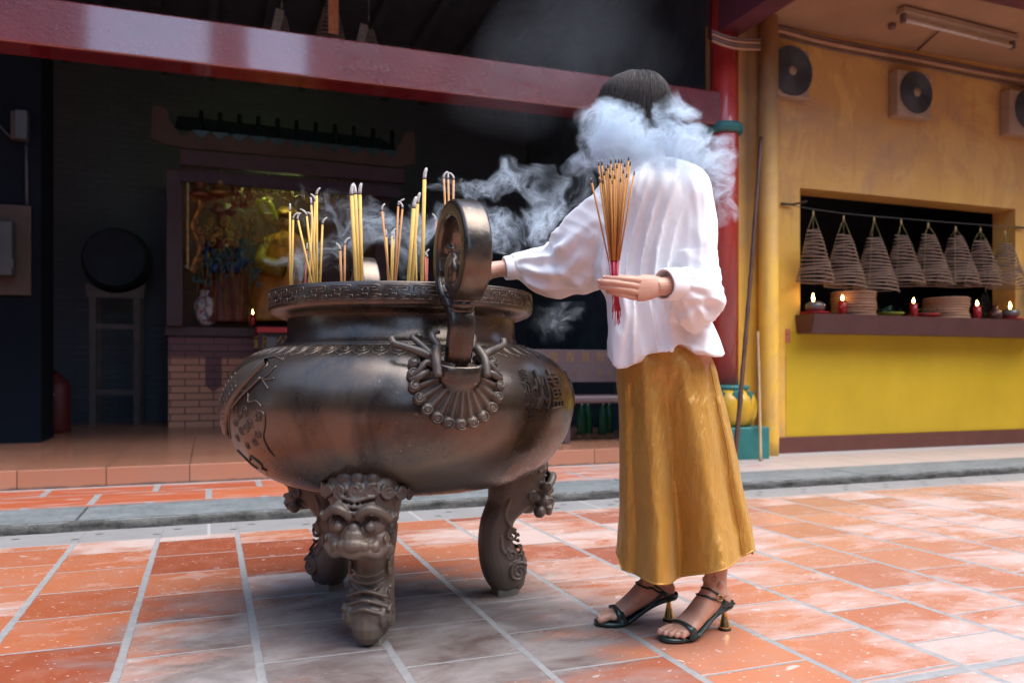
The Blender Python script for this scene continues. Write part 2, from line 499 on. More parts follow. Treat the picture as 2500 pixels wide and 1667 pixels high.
mm = MB().bx(-12.2, 4.4, 4.7, 11.2, 4.6, 4.75)
for x in np.arange(-11, 4.2, .55): mm.bx(x, x + .09, 4.75, 11.0, 4.50, 4.597)
mm.build('ceiling', mat('dark_timber', (.028, .042, .065), .8, var=.4), hall)  # timber colour also tinted blue to stand in for haze
RED = None
def red_mat(nm='glossy_red_paint', ior=2.1):
    t = NT(nm)
    n1 = t.noise(t.pos(), 1.5, 5, .6); c = t.mix(t.rng(n1, .3, .7), (.12, .006, .010) if ior > 2 else (.38, .022, .018), (.19, .010, .015) if ior > 2 else (.50, .035, .025))
    c = t.mix(t.rng(t.noise(t.mapv(t.pos(), (1, 1, 5)), 3, 6, .7), .55, .8, 0, .5), c, (.16, .012, .02))
    t.set('Base Color', c); t.set('Roughness', t.rng(t.noise(t.pos(), 4, 4, .6), .35, .7, .12, .26))
    t.set('Specular IOR Level', .6)
    t.set('Coat Weight', 1.0); t.set('Coat Roughness', .07); t.set('Coat IOR', min(ior, 1.9))
    h = t.math('ADD', t.noise(t.mapv(t.pos(), (1, 1, 1.4)), 45, 5, .7, .5), t.math('MULTIPLY', t.noise(t.pos(), 4, 3), 1.2))
    t.bump(h, .42, .010); return t.m
RED = red_mat(); REDC = red_mat('column_red_paint', 1.45)
# beam: real tilt follows the building
A = P(0, 99, 5.85); B = P(1733, 303, 5.85)
def beam_slice(x): 
    k = (x - A.x) / (B.x - A.x); return A.z + (B.z - A.z) * k
m = MB(); x0, x1 = -9.0, 4.15
z0, z1 = beam_slice(x0), beam_slice(x1)
vs = []
for x, z in ((x0, z0), (x1, z1)):
    hh = .335 if x < 0 else .29
    for y, dz in ((5.85, 0), (6.10, 0), (6.10, hh), (5.85, hh)): vs.append((x, y, z + dz))
m.add(vs, [(0, 1, 2, 3), (7, 6, 5, 4), (0, 4, 5, 1), (1, 5, 6, 2), (2, 6, 7, 3), (3, 7, 4, 0)])
o = m.build('beam', RED, hall, bevel=.012); o['label'] = 'long glossy red beam with white sky reflections'

# ---- red column with lotus base
TEAL = mat('teal_paint', (.03, .20, .19), .45, var=.45, vscale=5, bump=.2, bscale=25)
LOTUS = mat('lotus_yellow', (.72, .42, .03), .35, var=.3, vscale=6)
cx = P(1768, 600, 5.93).x
col = thing('column', 'red round column with green ring and yellow lotus base on teal block', 'column', (cx, 5.93, KZ))
MB().lathe([(.122, .60), (.122, 4.45)], (cx, 5.93, 0), 40).build('shaft', REDC, col)
MB().lathe([(.12, 2.84), (.15, 2.845), (.163, 2.87), (.163, 2.90), (.15, 2.925), (.12, 2.93)], (cx, 5.93, 0), 40).build('ring', TEAL, col)
MB().bx(cx - .27, cx + .27, 5.66, 6.06, KZ - .02, .315).build('base_block', TEAL, col, bevel=.012)
def lot(a, z):
    k = abs(math.cos(a * 5 + .7)); return .90 + .13 * k ** .6
MB().lathe([(.20, .315), (.235, .34), (.262, .40), (.272, .47), (.265, .54), (.235, .60), (.2, .625)], (cx, 5.93, 0), 100, mod=lot).build('lotus_petals', LOTUS, col)
mb = MB().lathe([(.15, .58), (.2, .625), (.215, .65), (.2, .665), (.122, .67)], (cx, 5.93, 0), 48)
for k in range(10):          # teal darts between the petals
    a = (k * PI - .7 + PI / 2) / 5 ; u = Vector((math.cos(a), math.sin(a), 0)); tt = Vector((-u.y, u.x, 0))
    c0 = Vector((cx, 5.93, 0))
    mb.add([c0 + u * .246 + tt * .05 + Vector((0, 0, .605)), c0 + u * .246 - tt * .05 + Vector((0, 0, .605)), c0 + u * .252 + Vector((0, 0, .49)), c0 + u * .2 + Vector((0, 0, .63))], [(0, 1, 2), (0, 2, 3), (1, 3, 2), (0, 3, 1)])
mb.build('petal_collar', TEAL, col)

# ================================================================== YELLOW BUILDING
def yellow_wall():
    t = NT('yellow_plaster')
    s = t.sep(t.pos())
    n1 = t.noise(t.pos(), 2.2, 7, .62, .5)
    c = t.mix(t.rng(n1, .3, .7), (.78, .42, .05), (.86, .52, .06))
    # upper plaster toned salmon: soot, plus haze and eave shade painted into the colour
    up = t.rng(t.math('ADD', s[2], t.math('MULTIPLY', t.noise(t.pos(), 1.1, 6, .65, .8), 1.6)), 2.2, 3.7)
    c = t.mix(t.math('MULTIPLY', up, .88), c, (.50, .27, .11))
    pl = t.noise(t.mapv(t.pos(), (1, 1, .8)), 1.0, 7, .7, 1.0)
    c = t.mix(t.rng(pl, .53, .58, 0, .6), c, (.68, .40, .12)); c = t.mix(t.rng(t.noise(t.mapv(t.pos(), loc=(7, 3, 1)), .8, 6, .7, .8), .52, .66, 0, .5), c, (.36, .22, .15))
    dr = t.noise(t.mapv(t.pos(), (6, 6, .7)), 1.5, 5, .6); c = t.mix(t.rng(dr, .56, .78, 0, .5), c, (.30, .15, .05))
    fine = t.noise(t.mapv(t.pos(), (1, 1, .6)), 7, 7, .72, .6); c = t.mix(t.rng(fine, .56, .72, 0, .35), c, (.80, .55, .22))
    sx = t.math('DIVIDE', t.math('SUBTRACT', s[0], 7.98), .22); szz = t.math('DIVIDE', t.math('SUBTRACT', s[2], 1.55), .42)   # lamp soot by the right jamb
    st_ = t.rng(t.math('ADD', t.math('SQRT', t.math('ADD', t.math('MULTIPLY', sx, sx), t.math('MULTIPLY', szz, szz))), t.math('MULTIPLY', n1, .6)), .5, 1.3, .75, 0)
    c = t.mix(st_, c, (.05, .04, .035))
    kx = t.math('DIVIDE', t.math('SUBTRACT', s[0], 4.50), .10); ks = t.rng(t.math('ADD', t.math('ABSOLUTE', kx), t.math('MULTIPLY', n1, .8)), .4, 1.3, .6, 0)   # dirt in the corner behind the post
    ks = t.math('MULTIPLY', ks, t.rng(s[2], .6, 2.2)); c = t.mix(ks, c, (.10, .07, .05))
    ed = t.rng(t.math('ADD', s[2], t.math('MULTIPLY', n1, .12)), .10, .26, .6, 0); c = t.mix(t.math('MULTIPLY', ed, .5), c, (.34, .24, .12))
    t.set('Base Color', c); t.set('Roughness', .62)
    t.bump(t.math('ADD', t.noise(t.pos(), 30, 4, .6), t.math('MULTIPLY', t.noise(t.pos(), 5, 3), 1.5)), .3, .006)
    return t.m
YW = yellow_wall()
WY = 6.0
wx0, wx1, wz0, wz1 = 5.08, 7.84, 1.30, 2.47
yb = thing('yellow_building', 'yellow ochre plastered building with one wide open window', 'building', (6.5, WY, 0))
m = MB()
# one facade mesh with the window opening, 0.26 thick
XL, XR, ZT = 4.24, 12.0, 3.92
m.bx(XL, wx0, WY, WY + .26, 0, ZT); m.bx(wx1, XR, WY, WY + .26, 0, ZT)
m.bx(wx0, wx1, WY, WY + .26, 0, wz0); m.bx(wx0, wx1, WY, WY + .26, wz1, ZT)
bm_ = m.build('wall', YW, yb)
bm = bmesh.new(); bm.from_mesh(bm_.data); bmesh.ops.remove_doubles(bm, verts=bm.verts, dist=.0005)
dead = {}
for f in bm.faces:
    k = tuple(sorted(v.index for v in f.verts)); dead.setdefault(k, []).append(f)
kill = [f for v in dead.values() if len(v) > 1 for f in v]
bmesh.ops.delete(bm, geom=kill, context='FACES'); bm.to_mesh(bm_.data); bm.free()
CEILM = mat('salmon_ceiling', (.42, .24, .14), .7, var=.3, vscale=1.2)
MB().bx(4.32, XR, 4.95, 6.25, ZT, ZT + .1).build('ceiling', CEILM, yb)
PURP = mat('plum_paint', (.13, .035, .055), .45, var=.3, vscale=3)
MB().bx(4.32, XR, 4.72, 4.945, ZT - .03, ZT + .25).build('fascia', PURP, yb)
MB().bx(4.10, 4.315, 4.72, 6.03, 3.70, 4.45).build('rafter', PURP, yb)
px0 = P(1918, 808, WY)
YP = mat('mustard_green_paint', (.62, .41, .02), .42, var=.20, vscale=1.3, bump=.12, bscale=12)
MB().bx(P(1918, 808, WY).x, XR, WY - .005, WY - .0005, .19, P(1918, 808, WY).z).build('painted_dado', YP, yb)
MB().bx(4.78, XR, WY - .03, WY - .001, 0, .188).build('skirting', mat('maroon_tile', (.14, .045, .035), .4, var=.25), yb, bevel=.004)
DKP = mat('maroon_ledge', (.10, .035, .035), .45, var=.3)
za = P(1960, 772, 5.76).z
lx0, lx1 = 5.02, 8.02
m = MB()
m.add([(lx0 + .02, 5.80, wz0 - .17), (lx1 - .02, 5.80, wz0 - .17), (lx1 + .02, 5.74, wz0 + .0), (lx0 - .0, 5.74, wz0 + .0),
       (lx0 + .02, 5.999, wz0 - .17), (lx1 - .02, 5.999, wz0 - .17), (lx1 + .02, 5.999, wz0 + .0), (lx0, 5.999, wz0 + .0)],
      [(0, 1, 2, 3), (5, 4, 7, 6), (3, 2, 6, 7), (1, 0, 4, 5), (0, 3, 7, 4), (2, 1, 5, 6)])
m.build('ledge', DKP, yb, bevel=.004)
m = MB().bx(wx0 + .002, wx1 - .002, 6.002, 6.6, wz0 - .02, wz0 - .001); m.build('counter', DKP, yb)
# the room behind the window
m = MB(); m.bx(4.52, 9.5, 8.3, 8.4, 0, 3.9); m.bx(9.5, 9.6, 6.27, 8.4, 0, 3.9); m.bx(4.52, 9.5, 6.27, 8.3, 3.0, 3.1)
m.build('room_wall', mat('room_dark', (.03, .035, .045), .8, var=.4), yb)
# corner post (painted pipe)
POSTM = YW
c = P(1876, 1100, 5.9)
MB().lathe([(.088, KZ - .02), (.090, .2), (.086, .5), (.084, ZT - .001)], (c.x, 5.9, 0), 28).build('corner_post', POSTM, yb)
# far right and courtyard enclosure (behind and beside the camera)
CW = mat('court_wall', (.030, .028, .028), .8, var=.5, vscale=.6, bump=.3, bscale=6)
rear = thing('courtyard_building', 'dark timber and plaster building closing the courtyard behind the viewer', 'building', (0, -7, 0))
m = MB()
m.bx(-14, -2.4, -7.4, -7.0, 0, 9.5); m.bx(2.1, 14, -7.4, -7.0, 0, 9.5); m.bx(-2.4, 2.1, -7.4, -7.0, 0, 3.0); m.bx(.0, .8, -7.4, -7.0, 3.0, 9.5)
m.build('wall', CW, rear)
m = MB(); m.bx(-14, -2.4, -6.995, -6.2, 4.0, 4.12); m.bx(2.1, 14, -6.995, -6.2, 4.0, 4.12); m.build('canopy', DARKW, rear)
for x in (-10, -7, -4.2, 2.4, 5.0, 8.0): MB().bx(x, x + 1.3, -6.996, -6.93, .1, 2.4).build('door', mat('dark_red_door', (.12, .02, .02), .5), rear)
side = thing('side_building', 'dark side building closing the left edge of the courtyard', 'building', (-9, 0, 0))
MB().bx(-9.4, -9.0, -7.0, 4.3, 0, 6.5).build('wall', CW, side)
side = thing('gate_building', 'ochre side building closing the right edge of the courtyard', 'building', (11, 0, 0))
MB().bx(12.05, 12.4, -7.0, 6.3, 0, 6.5).build('wall', YW, side)
# ================================================================== INCENSE BURNER
def bronze_mat(name='aged_bronze', dusty=0.0, dark=1.0):
    t = NT(name)
    n1 = t.noise(t.obj, 3.2, 6, .62, .7)
    c = t.ramp(n1, [(.28, (.036, .032, .029)), (.45, (.105, .090, .078)), (.56, (.155, .120, .092)), (.72, (.125, .112, .102))])
    n2 = t.noise(t.mapv(t.obj, (1, 1, 1.6)), 6.5, 5, .6, .4)
    c = t.mix(t.rng(n2, .60, .76, 0, .5), c, (.20, .095, .045))
    n3 = t.noise(t.obj, 22, 5, .65)
    c = t.mix(t.rng(n3, .45, .8, 0, .28 + dusty), c, (.15, .115, .085))
    sp = t.noise(t.obj, 90, 2, .5); c = t.mix(t.rng(sp, .72, .76, 0, .6), c, (.4, .36, .3))
    t.set('Base Color', c); t.set('Metallic', .84 - dusty * 1.3)
    t.set('Roughness', t.rng(t.math('ADD', t.math('MULTIPLY', n1, .6), t.math('MULTIPLY', n3, .4)), .3, .7, .20 + dusty * .5, .38 + dusty * .5))
    h = t.math('ADD', t.math('MULTIPLY', t.noise(t.obj, 9, 3, .5), 1.6), t.math('MULTIPLY', n3, .35))
    t.bump(h, .11 + dusty * .25, .010)
    return t.m
BRONZE = bronze_mat(); BRONZED = bronze_mat('dusty_bronze', .38)
RELIEF = bronze_mat('relief_bronze', .12)
CC = C(-.365, 2.70, 0)
D0 = math.hypot(.365, 2.70)
burner = thing('incense_burner', 'big round bronze incense burner on three lion legs, filled with smoking sticks', 'incense burner', CC)
# silhouette-measured profile (radius, height)
PROF = [(.388, .868), (.405, .864), (.426, .856), (.462, .842), (.500, .820), (.532, .790), (.553, .752), (.566, .712), (.570, .672),
        (.564, .628), (.548, .578), (.522, .532), (.482, .486), (.432, .450), (.370, .424), (.290, .408), (.18, .400), (.06, .398)]
def cr(p0, p1, p2, p3, t):
    return tuple(.5 * ((2 * b) + (-a + c) * t + (2 * a - 5 * b + 4 * c - d) * t * t + (-a + 3 * b - 3 * c + d) * t ** 3) for a, b, c, d in zip(p0, p1, p2, p3))
def smoothp(pts, k=6):
    o = []
    for i in range(len(pts) - 1):
        p0 = pts[max(i - 1, 0)]; p3 = pts[min(i + 2, len(pts) - 1)]
        for j in range(k): o.append(cr(p0, pts[i], pts[i + 1], p3, j / k))
    o.append(tuple(pts[-1])); return o
SP = smoothp(PROF, 6)
SL = [0.]
for a, b in zip(SP[:-1], SP[1:]): SL.append(SL[-1] + math.hypot(a[0] - b[0], a[1] - b[1]))
def prof_at(s):
    s = max(0, min(s, SL[-1] - 1e-6))
    i = int(np.searchsorted(SL, s, side='right')) - 1; i = min(i, len(SP) - 2)
    k = (s - SL[i]) / (SL[i + 1] - SL[i])
    r = SP[i][0] + (SP[i + 1][0] - SP[i][0]) * k; z = SP[i][1] + (SP[i + 1][1] - SP[i][1]) * k
    tr, tz = SP[i + 1][0] - SP[i][0], SP[i + 1][1] - SP[i][1]; L = math.hypot(tr, tz)
    return r, z, -tz / L, tr / L
def az(phi):                         # phi measured from the direction towards the camera plane, positive to the right
    return CR * math.sin(phi) - CF * math.cos(phi)
def surf(phi, s, h=0.):
    r, z, nr, nz = prof_at(s); return CC + az(phi) * (r + nr * h) + Vector((0, 0, z + nz * h))
def s_of_z(z):
    for i in range(len(SP) - 1):
        if SP[i][1] >= z >= SP[i + 1][1]: return SL[i]
    return 0
MB().lathe(SP, CC, 160).build('body', BRONZE, burner)
# neck and rim
MB().lathe([(.392, .862), (.386, .866), (.385, .872), (.380, .874), (.379, .884), (.374, .888), (.373, .960), (.378, .975), (.36, .976), (.36, .862)], CC, 128).build('neck', BRONZE, burner)
MB().lathe([(.374, .950), (.392, .952), (.418, .962), (.430, .972), (.4315, .976), (.4315, 1.034), (.429, 1.037), (.412, 1.037), (.408, 1.034), (.40, .985)], CC, 160).build('rim', BRONZE, burner)
# steps between neck and body
mb = MB()
for z, r in ((.869, .397), (.8655, .411), (.861, .424)):
    mb.lathe([(r - .02, z - .006), (r, z - .006), (r + .001, z - .002), (r - .003, z + .001), (r - .02, z + .001)], CC, 128)
mb.build('collar', BRONZE, burner)
# meander on the rim
mb = MB(); NU = 33
def rimp(u, v): 
    a = u; return CC + az(a) * .4318 + Vector((0, 0, .980 + v * .050))
unit = [[(.04, .12), (.46, .12), (.46, .42), (.30, .42), (.30, .66), (.20, .66)], [(.04, .34), (.20, .34)], [(.10, .60), (.10, .90), (.90, .90), (.90, .60), (.62, .60)],
        [(.22, .76), (.78, .76)], [(.50, .76), (.50, .30)], [(.56, .12), (.96, .12), (.96, .36), (.70, .36)], [(.62, .24), (.82, .24)]]
for k in range(NU):
    for line in unit:
        pts = []
        for (ua, va), (ub, vb) in zip(line[:-1], line[1:]):
            n = 3
            for i in range(n): pts.append((ua + (ub - ua) * i / n, va + (vb - va) * i / n))
        pts.append(line[-1])
        mb.tube([rimp((k + u) * 2 * PI / NU + .01 * mnoise.noise(Vector((k, u * 3, v))), v + .03 * mnoise.noise(Vector((k * 3.1, u, v)))) for u, v in pts], .0019, 5)
mb.build('key_pattern', RELIEF, burner)
# petal band on the shoulder
mb = MB(); NP = 56; s0, s1 = .028, .112
for k in range(NP):
    c0 = k * 2 * PI / NP; w_ = PI / NP
    def pt(u, v, h=.0005): return surf(c0 + u * w_, s0 + (s1 - s0) * v, h)
    mb.tube([pt(-.96, .0), pt(-.96, .45), pt(-.80, .78), pt(-.42, .92), (pt(-.1, .93)), pt(0, 1.06), pt(.1, .93), pt(.42, .92), pt(.80, .78), pt(.96, .45), pt(.96, 0)], .0024, 5)
    for q, e in ((.66, .70), (.40, .50)):
        mb.tube([pt(-q, .0), pt(-q, e * .55), pt(-q * .6, e * .92), pt(0, e), pt(q * .6, e * .92), pt(q, e * .55), pt(q, 0)], .0018, 4)
    mb.tube([pt(0, .0), pt(0, .42)], .0013, 4)
mb.build('petal_band', RELIEF, burner)
# writing in relief
def wrap_text(mb, s, phi, sc0, size, sx=1.0, h=.006, base=-.002):
    vs, fs = text_tris(s, size)
    r, _, _, _ = prof_at(sc0)
    bot = [surf(phi + x * sx / r, sc0 - y, base) for x, y, z in vs]; top = [surf(phi + x * sx / r, sc0 - y, h) for x, y, z in vs]
    n = len(vs); F = [tuple(n + i for i in f) for f in fs]
    cnt = {}
    for f in fs:
        for a, b in zip(f, f[1:] + f[:1]):
            k = (min(a, b), max(a, b)); cnt.setdefault(k, []).append((a, b))
    for k, l in cnt.items():
        if len(l) == 1:
            a, b = l[0]; F.append((a, b, n + b, n + a))
    mb.add(bot + top, F)
mb = MB()
for i, chh in enumerate("金天川品信士"):
    wrap_text(mb, chh, R(47), s_of_z(.775) + .026 * i, .026, 1.5, .0035)
mb.build('small_inscription', RELIEF, burner)
mb = MB(); wrap_text(mb, "爐", R(58.5), s_of_z(.712), .135, 1.35, .006); mb.build('large_character', RELIEF, burner)
mb = MB(); wrap_text(mb, "香", R(92), s_of_z(.712), .135, 1.35, .006); mb.build('large_character', RELIEF, burner)
# fish and clouds in relief on the left flank
def carve(mb, pts, rad, h=0.002, n=5, closed=False):
    q = smoothp(pts, 4) if len(pts) > 2 else pts
    return mb.tube([surf(p, s, h) for p, s in q], rad, n, closed=closed)
mb = MB()
sb = s_of_z(.70)
def FP(u, v): return (R(-53) + u / .50, sb - v)       # metres along / up the flank
fish = [(-.13, -.09), (-.10, -.01), (-.05, .06), (.02, .10), (.09, .12), (.12, .10), (.07, .06), (.02, .01), (-.02, -.05), (-.07, -.12), (-.12, -.13), (-.13, -.09)]
# plump raised body
bodyv = []
cl = smoothp([(-.115, -.11), (-.07, -.04), (-.01, .03), (.06, .085), (.11, .115)], 5); wd = [.02, .045, .052, .04, .012]
wds = [w_[0] for w_ in smoothp([(x,) for x in wd], 5)]
rings = []
for i, (x, y) in enumerate(cl):
    a = cl[max(i - 1, 0)]; b = cl[min(i + 1, len(cl) - 1)]; L = math.hypot(b[0] - a[0], b[1] - a[1]); nx, ny = -(b[1] - a[1]) / L, (b[0] - a[0]) / L
    ring = []
    for k in range(13):
        t_ = -1 + 2 * k / 12; w_ = wds[i] * t_
        p, s_ = FP(x + nx * w_, y + ny * w_); ring.append(surf(p, s_, .016 * math.sqrt(max(0, 1 - t_ * t_)) - .001))
    rings.append(ring)
mb.loft(rings, cap=False)
carve(mb, [FP(*p) for p in fish], .0022, .001)
for i in range(9):       # scales
    for j in range(4):
        x0_, y0_ = cl[4 + i]; 
        p, s_ = FP(x0_ + (j - 1.5) * .014, y0_ - (j - 1.5) * .012)
        carve(mb, [(p - .010, s_), (p - .004, s_ + .008), (p + .008, s_ + .004)], .0012, .014)
# whiskers, fins
carve(mb, [FP(.02, -.03), FP(.06, .0), FP(.10, .03), FP(.13, .06)], .004, .006); carve(mb, [FP(.13, .06), FP(.15, .07), FP(.165, .10)], .002)
carve(mb, [FP(.13, .06), FP(.155, .055), FP(.18, .06)], .002); carve(mb, [FP(.13, .06), FP(.15, .045), FP(.17, .03)], .002)
for k in range(8): carve(mb, [FP(.06 + .01 * k, .12 + .004 * k), FP(.075 + .012 * k, .145), FP(.10 + .01 * k, .15 - .004 * k)], .0016)
def swirl(u, v, r, fl=1, a0=0, rad=.0014):
    pts = []
    for i in range(18):
        t_ = i / 17; a = a0 + fl * 3.6 * PI * t_; q = r * (1 - .85 * t_); pts.append((FP(u + q * math.cos(a), v + q * math.sin(a))))
    mb.tube([surf(p, s_, .002) for p, s_ in pts], rad, 5)
random.seed(5)
for (u, v, r, fl) in [(.03, -.03, .016, 1), (.055, -.05, .014, -1), (.08, -.035, .018, 1), (.10, -.07, .016, -1), (.075, -.085, .015, 1), (.045, -.095, .014, -1),
                      (.02, -.075, .013, 1), (.125, -.10, .015, 1), (.10, -.125, .013, -1), (.14, -.05, .014, 1), (.0, -.12, .012, -1), (.05, -.145, .012, 1), (.03, .02, .017, 1), (-.005, .0, .012, 1)]:
    swirl(u, v, r, fl, random.uniform(0, 6))
carve(mb, [FP(.14, -.03), FP(.165, -.04), FP(.16, -.08), FP(.145, -.11), FP(.15, -.15), FP(.16, -.17)], .0022)
carve(mb, [FP(.02, -.01), FP(.05, .02), FP(.09, .015), FP(.10, -.01), FP(.13, -.005), FP(.155, -.02)], .0022)
carve(mb, [FP(.0, -.20), FP(.03, -.18), FP(.06, -.21), FP(.04, -.225), FP(.06, -.235)], .003)
carve(mb, [FP(-.08, -.17), FP(-.05, -.19), FP(-.03, -.22), FP(-.01, -.235)], .003)
mb.build('fish_relief', RELIEF, burner)
# ash bed
def ash_mat():
    t = NT('ash'); n = t.noise(t.obj, 18, 6, .7)
    t.set('Base Color', t.mix(n, (.16, .14, .13), (.5, .46, .42))); t.set('Roughness', .95); t.bump(n, .8, .02); return t.m
mb = MB(); vs = []
mb.lathe([(.402, .985), (.3, 1.0), (.15, 1.008), (.02, 1.012)], CC, 48); mb.build('ash_bed', ash_mat(), burner)

# ---- handles
def handle(phi, nm):
    u = az(phi); tn = Vector((0, 0, 1)).cross(u) * -1
    tn = CR * math.cos(phi) + CF * math.sin(phi)
    def H(rho, z, t_=0): return CC + u * rho + tn * t_ + Vector((0, 0, z))
    path = [(.545, .785), (.562, .825), (.578, .868), (.586, .905), (.580, .938), (.554, .962), (.518, .982), (.490, 1.012), (.474, 1.052), (.470, 1.100), (.482, 1.148),
            (.514, 1.190), (.560, 1.213), (.612, 1.213), (.660, 1.190), (.692, 1.150), (.704, 1.100), (.698, 1.050), (.672, 1.010), (.634, .994), (.594, 1.002), (.568, 1.026),
            (.562, 1.056), (.578, 1.080), (.602, 1.080), (.612, 1.060), (.604, 1.044)]
    pp = smoothp(path, 5); n = len(pp)
    mb = MB(); rings = []
    for i, (r_, z_) in enumerate(pp):
        a = pp[max(i - 1, 0)]; b = pp[min(i + 1, n - 1)]; L = math.hypot(b[0] - a[0], b[1] - a[1]) + 1e-9
        nr, nz = (b[1] - a[1]) / L, -(b[0] - a[0]) / L       # points outward for the rising strap
        f = i / n
        hw = .036 if f < .14 else (.034 if f > .82 else .0375)
        th = .017 if f < .3 else .023
        if f > .80: k = (f - .80) / .2; th = .021 - .004 * k; hw = .036 - .004 * k
        ring = []
        for a_, b_ in ((-1, -.72), (-.86, -.98), (0, -1.06), (.86, -.98), (1, -.72), (1.0, .72), (.86, .98), (0, 1.08), (-.86, .98), (-1, .72)):
            ring.append(H(r_ + nr * th * b_, z_ + nz * th * b_, hw * a_))
        rings.append(ring)
    mb.loft(rings)
    # rim beads along the loop's edges
    # filling scrolls seen through the loop
    mb.tube([H(.604, 1.046, -.034), H(.604, 1.046, .034)], .035, 24); mb.spiral(H(.604, 1.046, -.036), .031, u, Vector((0, 0, 1)), rad=.0055, turns=1.7, a0=1.2, flip=-1)
    mb.ball(H(.503, 1.120, 0), .012, 12)
    mb.ball(H(.520, 1.02, 0), .020, 12); mb.ball(H(.545, .995, 0), .020, 12)
    # knop between scroll and strap
    mb.lathe([(.024, .945), (.033, .953), (.034, .962), (.027, .968), (.037, .976), (.036, .988), (.026, .998)], (H(.598, 0).x, H(.598, 0).y, 0), 24)
    
    me = remeshed(mb, .0042, 3); link_mesh(nm, me, BRONZE, burner)
    # socket (open-mouthed bowl) the strap stands in
    mb = MB()
    for i in range(1):
        rings = []
        for r1, zz, off in ((.030, .690, .536), (.048, .715, .560), (.062, .745, .572), (.067, .775, .572), (.068, .792, .570), (.060, .795, .569), (.054, .785, .566), (.05, .765, .566)):
            ring = []
            for k in range(28):
                a = 2 * PI * k / 28
                cxs = math.copysign(abs(math.cos(a)) ** .7, math.cos(a)); sy = math.copysign(abs(math.sin(a)) ** .7, math.sin(a))
                ring.append(H(off + .62 * r1 * cxs - (.0), zz + .010 * abs(sy) ** 3, r1 * sy * .98))
            rings.append(ring)
        mb.loft(rings)
    me = remeshed(mb, .004, 2); link_mesh('handle_socket', me, BRONZE, burner)
    # ruffle: radial ribs ending in curled knobs
    mb = MB()
    r0, z0_, _, _ = prof_at(s_of_z(.755)); sc0 = s_of_z(.765)
    def RP(x, y, h): 
        return surf(phi + x / .545, sc0 - y, h)
    K = 17; A0, A1 = R(-212), R(32)
    vs = []; fs = []; NA, NR = 190, 26
    for i in range(NA + 1):
        a = A0 + (A1 - A0) * i / NA
        for j in range(NR + 1):
            q = j / NR; rr = .018 + .106 * q
            rib = math.cos((a - A0) / (A1 - A0) * 2 * PI * (K - 1))
            h = .038 * (1 - q) ** 1.6 + .012 + .006 * rib * (.35 + q) 
            fine = .0022 * math.sin(a * 90 + 6 * q) * max(0, 1 - 1.8 * q)
            ex = 1.0 - .05 * math.sin(-a)
            vs.append(RP(rr * math.cos(a) * ex, rr * math.sin(a) * 1.06 - .0, h + fine if j < NR else -.006))
    for i in range(NA):
        for j in range(NR):
            b = i * (NR + 1) + j; fs.append((b, b + NR + 1, b + NR + 2, b + 1))
    mb.add(vs, fs, True)
    for k in range(K):
        a = A0 + (A1 - A0) * k / (K - 1)
        cpt = (.119 * math.cos(a), .119 * math.sin(a) * 1.06)
        if k in (0,): continue
        c_ = RP(cpt[0], cpt[1], .008); nrm = (RP(cpt[0], cpt[1], .03) - c_).normalized()
        mb.ball(c_, .0190, 12)
        ax = nrm.orthogonal().normalized(); ay = nrm.cross(ax)
        mb.spiral(c_ + nrm * .0168, .0140, ax, ay, turns=1.7, rad=.0026, flip=1 if math.cos(a) < 0 else -1, n=5, a0=k)
    mb.build('ruffle', BRONZED, burner)
    # horns, whiskers and jaws
    mb = MB()
    def hook(pts, r): mb.tube(smoothp([tuple(RP(*p)) for p in pts], 5), [w_[0] for w_ in smoothp([(x,) for x in r], 5)], 10)
    for sg in (-1, 1):
        mb = MB()
        hook([(sg * .055, .030, .030), (sg * .095, .050, .038), (sg * .140, .066, .040), (sg * .170, .078, .043), (sg * .178, .090, .048)], [.016, .012, .010, .009, .011])
        if sg < 0: hook([(-.07, .045, .035), (-.10, .075, .045), (-.118, .095, .050), (-.105, .108, .050), (-.092, .100, .048)], [.013, .009, .008, .007, .005])
        hook([(sg * .045, .055, .045), (sg * .062, .085, .058), (sg * .05, .105, .060), (sg * .035, .115, .055)], [.009, .010, .008, .006])
        hook([(sg * .062, .020, .030), (sg * .085, .022, .035), (sg * .105, .005, .030), (sg * .128, -.004, .016)], [.010, .010, .008, .004])
        hook([(sg * .080, .004, .024), (sg * .095, -.002, .028), (sg * .110, -.012, .026), (sg * .128, -.012, .014)], [.009, .010, .009, .006])
        for k in range(3): mb.ball(RP(sg * (.050 + .010 * k), .072 - .018 * k, .050), .009, 8)
        hook([(sg * .062, -.02, .052), (sg * .064, .02, .058), (sg * .055, .05, .056)], [.012, .013, .012])
        mb.build('dragon_horn', BRONZED, burner)
handle(R(23), 'handle'); handle(R(203), 'handle')

